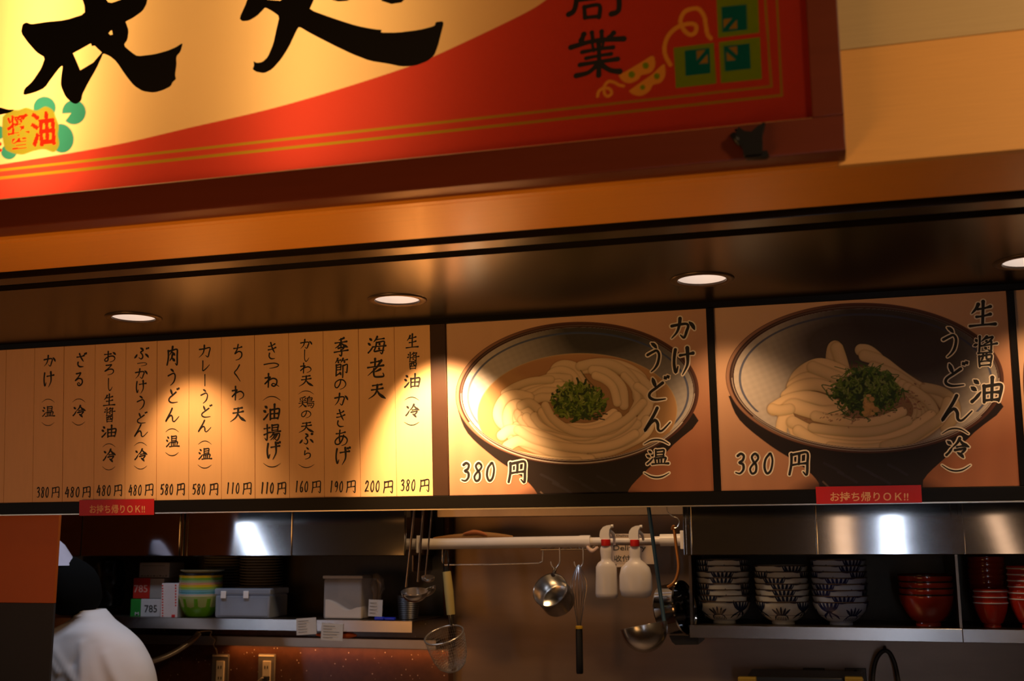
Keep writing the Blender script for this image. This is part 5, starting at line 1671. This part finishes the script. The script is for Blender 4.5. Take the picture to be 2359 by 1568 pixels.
# whisk, handle down
t = thing('whisk', at(1334, 1440, 4.02), 'wire whisk hanging upside down with a black handle and yellow collar', 'whisk')
yw = 4.03
mw = mpp(1334, 1400, yw)
cz = at(1334, 1444, yw)
top = at(1333, 1300, yw)
for k in range(7):
    a = math.pi*k/7
    pts = []
    for j in range(-8, 9):
        s = j/8
        # pear-shaped wire loop
        w = 23*mw*math.sin(min(1, (1-abs(s))*1.9)*math.pi/2) if abs(s) > 0.0 else 23*mw
        h = (1-abs(s)**1.6)
        rad = 23*mw*(math.sin(math.pi*min(1, abs(s)*1.55)/2))*(1-0.86*max(0, (abs(s)-0.42)/0.58)**0.8) if s != 0 else 0
        rad *= (1 if s >= 0 else -1)
        z = top.z-(top.z-cz.z)*(abs(s)**1.25)
        pts.append((top.x+(cz.x-top.x)*abs(s)+rad*math.cos(a), yw+rad*math.sin(a), z))
    MB().tube(pts, 0.0011, n=6, smooth=True).build('wire', CHROME, t)
MB().lathe([(4.5*mw, 0), (7.5*mw, -0.002), (8*mw, -0.02), (8*mw, -0.150), (7*mw, -0.155), (0, -0.155)], (cz.x, yw, cz.z-0.004), 20).build('handle', BLACKPL, t)
MB().lathe([(5*mw, 0.006), (8.4*mw, 0.004), (8.6*mw, -0.004), (5*mw, -0.005)], (cz.x, yw, cz.z-0.001), 20).build('collar', mat('yellow_band', (0.55, 0.33, 0.02), 0.4), t)

# strainer with a yellow wooden handle
t = thing('noodle_strainer', at(1040, 1440, 3.98), 'deep wire strainer with a yellow wooden handle hanging at the left of the bay', 'strainer')
ys = 3.98
ms_ = mpp(1040, 1400, ys)
MB().tube([at(1026, 1268, YP-0.02), at(1022, 1290, ys), at(1023, 1306, ys), at(1032, 1306, ys), at(1033, 1290, ys), at(1030, 1270, YP-0.02)], 0.003, n=8).build('hanging_loop', BKM, t)
MB().tube([at(1028, 1304, ys), at(1029, 1318, ys)], [0.009, 0.011], n=12).build('ferrule', BKM, t)
MB().tube([at(1029, 1316, ys), at(1034, 1360, ys), at(1039, 1415, ys)], [9.0*ms_, 10*ms_, 9.0*ms_], n=16).build('grip', mat('yellow_wood', (0.52, 0.40, 0.14), 0.5), t)
MB().tube([at(1039, 1415, ys), at(1041, 1440, ys)], [7*ms_, 5*ms_], n=12).build('neck', STEEL, t)
rc = at(1023, 1462, 3.92)
axs = Vector((0.16, 0.42, -1)).normalized()
RS = 43*ms_
pr = [(RS, 0.0), (RS*1.0, 0.02), (RS*0.95, 0.05), (RS*0.86, 0.085), (RS*0.70, 0.115), (RS*0.45, 0.132), (RS*0.15, 0.137)]
rings = []
for i in range(len(pr)-1):
    for k in range(3):
        f = k/3
        rings.append((pr[i][0]*(1-f)+pr[i+1][0]*f, pr[i][1]*(1-f)+pr[i+1][1]*f))
rings.append(pr[-1])
mb = MB().lathe(rings, rc, 56, axis=axs)
mb.f = [f for f in mb.f if len(f) == 4]
o = mb.build('mesh_basket', mat('mesh_wire', (0.42, 0.36, 0.30), 0.4, 0.8), t)
md = o.modifiers.new('mesh', 'WIREFRAME')
md.thickness = 0.0011
md.use_replace = True
pts = []
e1 = axs.orthogonal().normalized()
e2 = axs.cross(e1)
for k in range(33):
    a = 2*math.pi*k/32
    pts.append(rc+(e1*math.cos(a)+e2*math.sin(a))*RS)
MB().tube(pts, 0.0032, n=8, smooth=False, caps=False).build('rim_ring', WIRE, t)

# hanging rail for the ladles just behind the menu's lower rail
YL = 3.62
zl = at(1200, 1140, YL).z
t = thing('ladle_rail', (0, YL, zl), 'thin steel rail behind the menu edge from which the ladles hang', 'rail')
MB().tube([(at(900, 1140, YL).x, YL, zl), (at(1640, 1140, YL).x, YL, zl)], 0.006, n=12).build('rod', STEEL, t)
for px in (905, 1635):
    x = at(px, 1140, YL).x
    MB().tube([(x, YL, zl), (x, YL, 2.7)], 0.005, n=8).build('stay', STEEL, t)
def ladle(x0, x1, y1, rx, name_label, cx, cy, hm, hr, R, axis, Y, deep=0.78):
    t = thing('ladle', at(cx, cy, Y), name_label, 'ladle')
    top_ = Vector((at(x0, 1140, YL).x, YL, zl+0.006+hr))
    MB().tube([top_+Vector((0, 0.014, -0.012)), top_+Vector((0, 0.010, 0.004)), top_, top_+Vector((0, -0.008, -0.012)), at(x0+(x1-x0)*0.12, 1180, Y), at(x0+(x1-x0)*0.55, (1180+y1)/2, Y), at(x1, y1, Y)], hr, n=10).build('handle', hm, t)
    ax = Vector(axis).normalized()
    c = at(cx, cy, Y)
    pr = []
    for k in range(13):
        a = math.pi/2*k/12
        pr.append((R*math.cos(a), -R*deep*math.sin(a)))
    inner = [(max(0, r-0.0018), h+0.0018) for r, h in pr[::-1]]
    inner[0] = (0, inner[0][1])
    pr2 = [(R*1.02, 0.001)]+pr[:-1]+[(0, pr[-1][1])]+[(r, h) for r, h in inner]
    MB().lathe(pr2, c, 40, axis=ax).build('bowl', CHROME, t)
    return t
BLH = mat('blue_grey_handle', (0.035, 0.075, 0.11), 0.35, 0.3)
HST = mat('warm_handle_steel', (0.30, 0.24, 0.20), 0.3, 1.0)
ml = mpp(960, 1370, YL)
ladle(956, 935, 1352, 0, 'left hanging ladle of the pair at the left end of the bay', 955, 1362, HST, 0.0042, 29*ml, (0.05, -0.25, 1), 3.60)
ladle(976, 962, 1340, 0, 'right hanging ladle of the pair, its bowl turned away', 982, 1356, HST, 0.0040, 21*ml, (-0.35, -0.1, 1), 3.66)
ladle(996, 980, 1325, 0, 'smallest hanging ladle behind the pair at the left end of the bay', 986, 1329, HST, 0.003, 15*ml, (0.1, -0.3, 1), 3.72)
mL = mpp(1485, 1450, 3.66)
ladle(1491, 1531, 1436, 0, 'large steel ladle with a long blue-grey handle, right of the spray bottles', 1482, 1441, BLH, 0.0062, 55*mL, (-0.20, 0.06, 1), 3.64, 1.08)

# spray bottles
SB = mat('milky_bottle', (0.62, 0.55, 0.50), 0.35, var=0.03, coat=0.2)
SH_ = mat('spray_head_plastic', (0.72, 0.66, 0.60), 0.4)
SR_ = mat('red_collar_plastic', (0.55, 0.012, 0.008), 0.4)
def spray(cx, top, bot, w, label, rot, prof, depth=0.6):
    Y = 3.965
    mm = mpp(cx, 1320, Y)
    t = thing('spray_bottle', at(cx, bot, Y), label, 'bottle')
    x = at(cx, 1320, Y).x
    z0 = at(cx, bot, Y).z
    MB().lathe([(r*mm, h*mm) for r, h in prof], (x, Y, z0), 36, sy=1, sx=1).build('bottle', SB, t)
    for o in t.children:
        for v in o.data.vertices:
            v.co.y *= depth
    zt_ = z0+prof[-1][1]*mm
    MB().lathe([(10.5*mm, -1*mm), (11*mm, 0), (11*mm, 13*mm), (9.5*mm, 14*mm), (0, 14*mm)], (x, Y, zt_), 24).build('collar', SR_, t)
    zc = zt_+15*mm
    pl = [(-12, 0), (-13, 8), (-11, 18), (-5, 26), (4, 30), (13, 31), (14, 27), (10, 20), (9, 8), (10, 0)]
    MB().prism([(a*mm, b_*mm) for a, b_ in pl], -0.012, 0.012, lambda u, v, w_: (x+u, Y+w_, zc+v)).build('spray_head', SH_, t)
    MB().tube([(x+9*mm, Y, zc+18*mm), (x+14*mm, Y+0.03, zc+10*mm), (x+15*mm, Y+0.045, zc-2*mm)], [0.006, 0.006, 0.004], n=8).build('trigger', SH_, t)
    MB().lathe([(0, 0), (0.006, 0), (0.006, 0.008), (0, 0.008)], (x+13*mm, Y, zc+28*mm), 12, axis=(1, 0, 0.1)).build('nozzle', SH_, t)
spray(1397, 1215, 1378, 26, 'left spray bottle, narrow and straight-sided, hooked on the white pole', 0, [(0, 0), (20, 0), (25, 4), (26, 12), (24.5, 50), (24, 70), (19, 79), (12, 84), (11.5, 90), (13.5, 104), (13, 112), (10, 118)])
spray(1464, 1213, 1377, 38, 'right spray bottle, broad and round-shouldered, hooked on the white pole', 0, [(0, 0), (26, 1), (34, 6), (38, 20), (37.5, 50), (33, 68), (22, 79), (13, 86), (12, 92), (13, 104), (12.5, 112), (10, 117)], 0.5)

# laminated sign
YN = 4.00
t = thing('laminated_notice', at(1455, 1300, YN), 'white laminated notice hanging on the pole behind the spray bottles', 'notice')
LAM = mat('laminated_paper', (0.56, 0.45, 0.38), 0.35)
bx(1403, 1256, 1507, 1299, YN, 0.0015, 'sheet', LAM, t, 0.0003)
bx(1406, 1229, 1500, 1239, YN, 0.0015, 'top_flap', LAM, t, 0.0003)
bx(1412, 1238, 1418, 1257, YN+0.0003, 0.001, 'hanging_strip', LAM, t, 0.0002)
bx(1420, 1299.5, 1488, 1306, YN-0.001, 0.005, 'clip_bar', mat('clip_bar_white', (0.72, 0.58, 0.48), 0.3), t, 0.001)
label_text('Delivery', 1413, 1254+1.5, 1488, 1271, YN, INK2, t)
label_text('收付', 1415, 1278, 1451, 1293, YN, INK2, t)
label_text('Delivery', 1420, 1231, 1460, 1237, YN, INK2, t)

# copper hook and hanging pot at the right end of the pole
COP = mat('copper_wire', (0.62, 0.24, 0.05), 0.3, 0.8)
yc = 3.86
t = thing('wire_loop', at(1553, 1190, 3.84), 'thin curled wire loop above the copper hook', 'wire')
MB().tube([at(1536, 1160, 3.82), at(1537, 1176, 3.84), at(1548, 1188, 3.85), at(1560, 1193, 3.85), at(1565, 1202, 3.85), at(1560, 1214, 3.85), at(1552, 1216, 3.85)], 0.0018, n=6).build('wire', WIRE, t)
t = thing('copper_hook', at(1555, 1290, yc), 'long copper hook hanging from the wire loop and holding the steel pot', 'hook')
MB().tube([at(1549, 1218, yc), at(1551, 1212, yc-0.01), at(1553, 1218, yc), at(1558, 1260, yc), at(1563, 1300, yc), at(1560, 1325, yc), at(1552, 1342, yc), at(1538, 1352, yc)], 0.0052, n=10).build('wire', COP, t)
t = thing('hanging_pot', at(1560, 1400, 3.95), 'steel measuring pot hanging sideways beside the right shelf', 'pot')
c0, c1 = at(1578, 1398, 3.90), at(1541, 1412, 3.97)
axp = Vector((-0.93, 0.30, -0.14)).normalized()
c1 = c0+axp*0.062
L = 0.075
mpq = mpp(1570, 1400, 3.9)
R = 60*mpq
MB().lathe([(R*0.97, 0.003), (R*1.02, -0.001), (R*1.03, 0.004), (R*0.98, 0.008), (R*0.93, L), (R*0.88, L+0.006), (0, L+0.006), (0, L+0.002), (R*0.9, L-0.002), (R*0.95, 0.01), (R*0.97, 0.003)], c0, 48, axis=axp).build('body', STEEL, t)
t = thing('black_tray', at(1577, 1478, 4.0), 'black plastic tray end tucked under the right shelf', 'tray')
pl = Plane((0, 3.93, 0), 0)
mb = MB().prism([pl.uv(1541, 1463), pl.uv(1609, 1464), pl.uv(1609, 1484), pl.uv(1556, 1485), pl.uv(1548, 1478)], 3.93, 4.12, lambda u, v, w: (u, w, v))
mb.build('tray', BLACKPL, t)
MB().box((at(1590, 1460, 4.0).x, 3.95, at(1580, 1463, 3.95).z-0.002), (at(1605, 1460, 4.0).x, 4.1, ZS-SH+0.036)).build('hanger', BLACKPL, t)

# ================================================================== LOWER RIGHT: wall plates, hose, counter things
def wall_plate(px, w, label):
    t = thing('wall_plate', at(px, 1560, BACK-0.004), label, 'plate', None)
    bx(px-w/2, 1538, px+w/2, 1590, BACK-0.005, 0.0045, 'plate', mat('dull_brown_plate', (0.05, 0.036, 0.026), 0.5), t, 0.002)
    bx(px-w/2+3, 1541, px+w/2-3, 1588, BACK-0.0062, 0.001, 'inset', mat('olive_brown_inset', (0.11, 0.085, 0.055), 0.5), t, 0.001)
    bx(px-4, 1543, px+2, 1546, BACK-0.008, 0.0016, 'screw', STEEL, t, 0.0005)
wall_plate(1876, 50, 'left dull square wall plate low on the steel wall')
wall_plate(1972, 50, 'right dull square wall plate beside the hose arch')
t = thing('black_hose', at(2040, 1500, 4.2), 'black hose arching against the steel wall under the right shelf', 'hose')
yh = 4.22
MB().tube([at(2010, 1640, yh), at(2011, 1560, yh), at(2018, 1520, yh), at(2033, 1500, yh), at(2048, 1502, yh), at(2060, 1525, yh), at(2068, 1560, yh), at(2080, 1640, yh)], 5.2*mpp(2040, 1500, yh), n=14).build('tube', mat('black_rubber', (0.020, 0.018, 0.016), 0.45), t)
MB().tube([at(2038, 1499, yh), at(2038, 1490, yh+0.02), at(2038, 1489, BACK)], 0.006, n=8).build('clip', STEEL, t)
zt1 = at(1850, 1559, 3.98).z
t = thing('black_worktop_rack', (at(1850, 1560, 3.98).x, 3.98, zt1-0.3), 'black rack top just showing at the bottom of the picture on the right', 'rack')
MB().box((at(1722, 1560, 3.98).x, 3.98, zt1-0.03), (at(1990, 1560, 3.98).x, 4.2, zt1), 0.004).build('top', BLACKPL, t)
for px in (1730, 1980):
    x = at(px, 1560, 3.98).x
    MB().box((x-0.01, 4.0, 0.0), (x+0.01, 4.02, zt1-0.029)).build('leg', BLACKPL, t)
    MB().box((x-0.01, 4.17, 0.0), (x+0.01, 4.19, zt1-0.029)).build('leg', BLACKPL, t)
for (px, lab) in ((1721, 'left yellow sponge end beside the black rack'), (1968, 'right yellow sponge end by the wall plate')):
    t = thing('yellow_sponge', (at(px, 1562, 3.97).x, 3.97, zt1), lab, 'sponge')
    bx(px-21, 1560, px+21, 1600, 3.93, 0.045, 'sponge', mat('yellow_sponge', (0.20, 0.13, 0.012), 0.8, bump=0.5), t, 0.004)
    MB().box((at(px-16, 1600, 3.95).x, 3.935, 0), (at(px+16, 1600, 3.95).x, 3.97, at(px, 1599, 3.93).z)).build('stand', BLACKPL, t)

# ================================================================== PERSON (seen from behind)
YPn = 3.62
per = thing('person', (at(160, 1500, YPn).x, YPn, 0), 'person seen from behind in a white work coat and black headscarf, at the left', 'person')
SKIN = mat('skin', (0.48, 0.22, 0.11), 0.55, var=0.06)
COAT = mat('white_cotton', (0.82, 0.82, 0.86), 0.8, var=0.04, bump=0.25, scale=12)
mpn = mpp(160, 1450, YPn)
hx = at(152, 1400, YPn).x
hz = at(152, 1352, YPn).z
nx = at(150, 1430, YPn).x
nz_ = at(150, 1420, YPn).z
def rings_mesh(R, n=32):
    """R: list of (cx, cy, cz, rx, ry, tiltx) horizontal-ish rings lofted"""
    mb = MB()
    for (cx, cy, cz, rx, ry, tl) in R:
        for k in range(n):
            a = 2*math.pi*k/n
            X_, Y_ = rx*math.cos(a), ry*math.sin(a)
            e = 1.0
            mb.v.append((cx+X_*e, cy+Y_, cz+tl*X_))
    for i in range(len(R)-1):
        for k in range(n):
            mb.f.append((i*n+k, i*n+(k+1) % n, (i+1)*n+(k+1) % n, (i+1)*n+k))
    mb.f.append(tuple(range(n))[::-1])
    mb.f.append(tuple((len(R)-1)*n+k for k in range(n)))
    return mb
# skin figure grown over joints: pelvis root, spine, neck, head, arms, legs
def skin_fig():
    J = {}
    bx_, by_ = nx-0.03, YPn
    V, E_, Rr_ = [], [], []
    def j(n_, p, r, par=None):
        J[n_] = len(V)
        V.append(p)
        Rr_.append(r)
        if par:
            E_.append((J[par], J[n_]))
    shz = nz_-0.085
    j('pelvis', (bx_-0.02, by_-0.02, 0.86), (0.15, 0.11))
    j('waist', (bx_-0.02, by_, 1.02), (0.125, 0.095), 'pelvis')
    j('chest', (bx_, by_+0.03, shz-0.10), (0.15, 0.105), 'waist')
    j('neckbase', (bx_+0.015, by_+0.03, shz+0.02), (0.075, 0.07), 'chest')
    j('neck', (bx_+0.03, by_+0.01, nz_+0.03), (0.052, 0.055), 'neckbase')
    j('head', (hx-0.01, by_-0.005, hz-0.02), (0.078, 0.088), 'neck')
    j('crown', (hx-0.005, by_+0.0, hz+0.045), (0.070, 0.080), 'head')
    for s, n_ in ((-1, 'l'), (1, 'r')):
        j('sh'+n_, (bx_+s*0.165, by_+0.035, shz-0.045), (0.062, 0.062), 'chest')
        j('el'+n_, (bx_+s*0.235, by_+0.0, shz-0.33), (0.045, 0.045), 'sh'+n_)
        j('wr'+n_, (bx_+s*0.16, by_+0.22, shz-0.42), (0.028, 0.032), 'el'+n_)
        j('pa'+n_, (bx_+s*0.145, by_+0.29, shz-0.42), (0.036, 0.020), 'wr'+n_)
        for f in range(4):
            j('f%d%s' % (f, n_), (bx_+s*(0.145-0.027+0.018*f), by_+0.35, shz-0.425), (0.010, 0.010), 'pa'+n_)
            j('g%d%s' % (f, n_), (bx_+s*(0.145-0.030+0.019*f), by_+0.375-0.005*abs(f-1.5), shz-0.445), (0.008, 0.008), 'f%d%s' % (f, n_))
        j('t'+n_, (bx_+s*0.10, by_+0.30, shz-0.43), (0.011, 0.011), 'pa'+n_)
        j('u'+n_, (bx_+s*0.085, by_+0.325, shz-0.44), (0.009, 0.009), 't'+n_)
        j('hip'+n_, (bx_-0.02+s*0.09, by_-0.02, 0.80), (0.095, 0.10), 'pelvis')
        j('kn'+n_, (bx_-0.02+s*0.10, by_+0.0, 0.46), (0.060, 0.065), 'hip'+n_)
        j('an'+n_, (bx_-0.02+s*0.10, by_-0.02, 0.09), (0.040, 0.042), 'kn'+n_)
        j('toe'+n_, (bx_-0.02+s*0.11, by_+0.14, 0.036), (0.040, 0.030), 'an'+n_)
    me = bpy.data.meshes.new('body')
    off = Vector(per.location)
    me.from_pydata([tuple(Vector(v)-off) for v in V], E_, [])
    o = bpy.data.objects.new('body', me)
    COL.objects.link(o)
    o.parent = per
    md = o.modifiers.new('skin', 'SKIN')
    md.use_smooth_shade = True
    for i, r in enumerate(Rr_):
        me.skin_vertices[0].data[i].radius = r
    me.skin_vertices[0].data[0].use_root = True
    s2 = o.modifiers.new('sub', 'SUBSURF')
    s2.levels = s2.render_levels = 2
    me.materials.append(SKIN)
    return shz, bx_, by_
shz, bx0, by0 = skin_fig()
# coat: lofted rings following the sloping right shoulder and rounded back
def zat(py):
    return at(200, py, YPn).z
def xat(px, py=1500):
    return at(px, py, YPn-0.1).x
RG = []
data = [  # py, left px, right px, depth
    (1404, 141, 184, 0.068), (1414, 135, 194, 0.075), (1428, 118, 208, 0.085), (1440, 96, 224, 0.100), (1456, 70, 246, 0.118), (1476, 42, 268, 0.130), (1500, 22, 284, 0.140), (1530, 10, 298, 0.148), (1568, 2, 307, 0.155), (1640, -2, 314, 0.16), (1760, 10, 306, 0.16), (1900, 20, 300, 0.16), (2250, 10, 300, 0.17)]
for (py, l, r, d) in data:
    xl_, xr_ = xat(l, py), xat(r, py)
    RG.append(((xl_+xr_)/2, by0+0.02, at(200, py, YPn).z, (xr_-xl_)/2, d, 0.0))
RG = RG[::-1]
RR = [np.array(r) for r in crom([tuple(r) for r in RG], 9)]
mb = rings_mesh([tuple(r) for r in RR], 140)
def gfold(x, z, p0, p1, w, d):
    """a cloth fold: ridge from p0 to p1 (x, z)"""
    vx, vz = p1[0]-p0[0], p1[1]-p0[1]
    t = max(0, min(1, ((x-p0[0])*vx+(z-p0[1])*vz)/(vx*vx+vz*vz)))
    q = math.hypot(x-p0[0]-t*vx, z-p0[1]-t*vz)
    return d*math.exp(-(q/w)**2)*(0.4+0.6*t)
FO = [((188, 1475), (214, 1600), 0.013, 0.010), ((212, 1478), (262, 1600), 0.018, -0.008), ((192, 1490), (180, 1520), 0.014, -0.005), ((130, 1490), (215, 1590), 0.014, 0.009), ((120, 1520), (150, 1600), 0.015, -0.006),
      ((150, 1450), (220, 1440), 0.02, 0.006), ((240, 1500), (290, 1600), 0.015, 0.010), ((95, 1480), (150, 1540), 0.012, 0.006)]
FW = [((xat(a[0]), at(200, a[1], YPn).z), (xat(b_[0]), at(200, b_[1], YPn).z), w_, d_) for a, b_, w_, d_ in FO]
for i, v in enumerate(mb.v):
    x, y, z = v
    if y < by0+0.02:
        f = sum(gfold(x, z, *q) for q in FW)+0.0025*math.sin(30*x+11*z)
        mb.v[i] = (x, y-f*min(1, (by0+0.02-y)/0.06), z)
o = mb.build('coat', COAT, per)
# sleeve edge fold on the right of the back and the collar
MB().tube([at(176, 1404, YPn-0.075), at(150, 1400, YPn-0.085), at(188, 1411, YPn-0.06)], 0.001).v
mb = MB()
pts = []
cxn = (xat(141, 1404)+xat(184, 1404))/2
for k in range(25):
    a = math.pi*2*k/24
    pts.append((cxn+(xat(186, 1404)-xat(140, 1404))/2*math.cos(a), by0+0.02+0.073*math.sin(a), nz_+0.004+0.004*math.cos(a)))
mb.tube(pts, 0.0085, n=10, smooth=False, caps=False).build('collar', COAT, per)
# black headscarf: shaped dome hanging low at the back
HS = mat('black_cotton', (0.004, 0.004, 0.004), 0.9, spec=0.1)
rg = []
for (py, l, r, d) in [(1416, 124, 184, 0.05), (1410, 116, 190, 0.075), (1398, 106, 198, 0.098), (1380, 100, 205, 0.108), (1355, 98, 203, 0.112), (1330, 100, 196, 0.110), (1310, 104, 184, 0.100), (1296, 110, 168, 0.082), (1284, 118, 150, 0.05), (1280, 126, 140, 0.02)]:
    a, b_ = at(l, py, YPn-0.05), at(r, py, YPn-0.05)
    rg.append(((a.x+b_.x)/2, by0-0.01, a.z, (b_.x-a.x)/2, d, 0.0))
rings_mesh(rg, 40).build('headscarf', HS, per)
# white pointed cap above it
rg = []
for (py, l, r, d) in [(1302, 104, 160, 0.070), (1290, 105, 149, 0.066), (1272, 106, 139, 0.055), (1255, 107, 131, 0.040), (1244, 109, 123, 0.02)]:
    a, b_ = at(l, py, YPn-0.07), at(r, py, YPn-0.07)
    rg.append(((a.x+b_.x)/2, by0-0.045, a.z, (b_.x-a.x)/2, d, 0.0))
rings_mesh(rg, 32).build('cap', mat('lilac_white_cotton', (0.62, 0.60, 0.74), 0.8), per)
# face on the far side: nose, ears, eyes
for s in (-1, 1):
    MB().lathe([(0, -0.012), (0.010, -0.010), (0.013, 0), (0.010, 0.010), (0, 0.012)], (hx-0.01+s*0.078, by0+0.0, hz-0.03), 14, axis=(s, 0.2, 0)).build('ear', SKIN, per)
    MB().lathe([(0, -0.011), (0.008, -0.008), (0.011, 0), (0.008, 0.008), (0, 0.011)], (hx-0.01+s*0.032, by0+0.082, hz-0.015), 12).build('eye', mat('eye_white', (0.7, 0.7, 0.7), 0.3), per)
MB().tube([(hx-0.01, by0+0.088, hz-0.005), (hx-0.01, by0+0.108, hz-0.045)], [0.006, 0.014], n=8).build('nose', SKIN, per)
MB().tube([at(184, 1408, YPn-0.05), at(191, 1412, YPn-0.045), at(195, 1409, YPn-0.04)], 0.004, n=8).build('mask_strap', mat('white_strap', (0.7, 0.7, 0.75), 0.6), per)
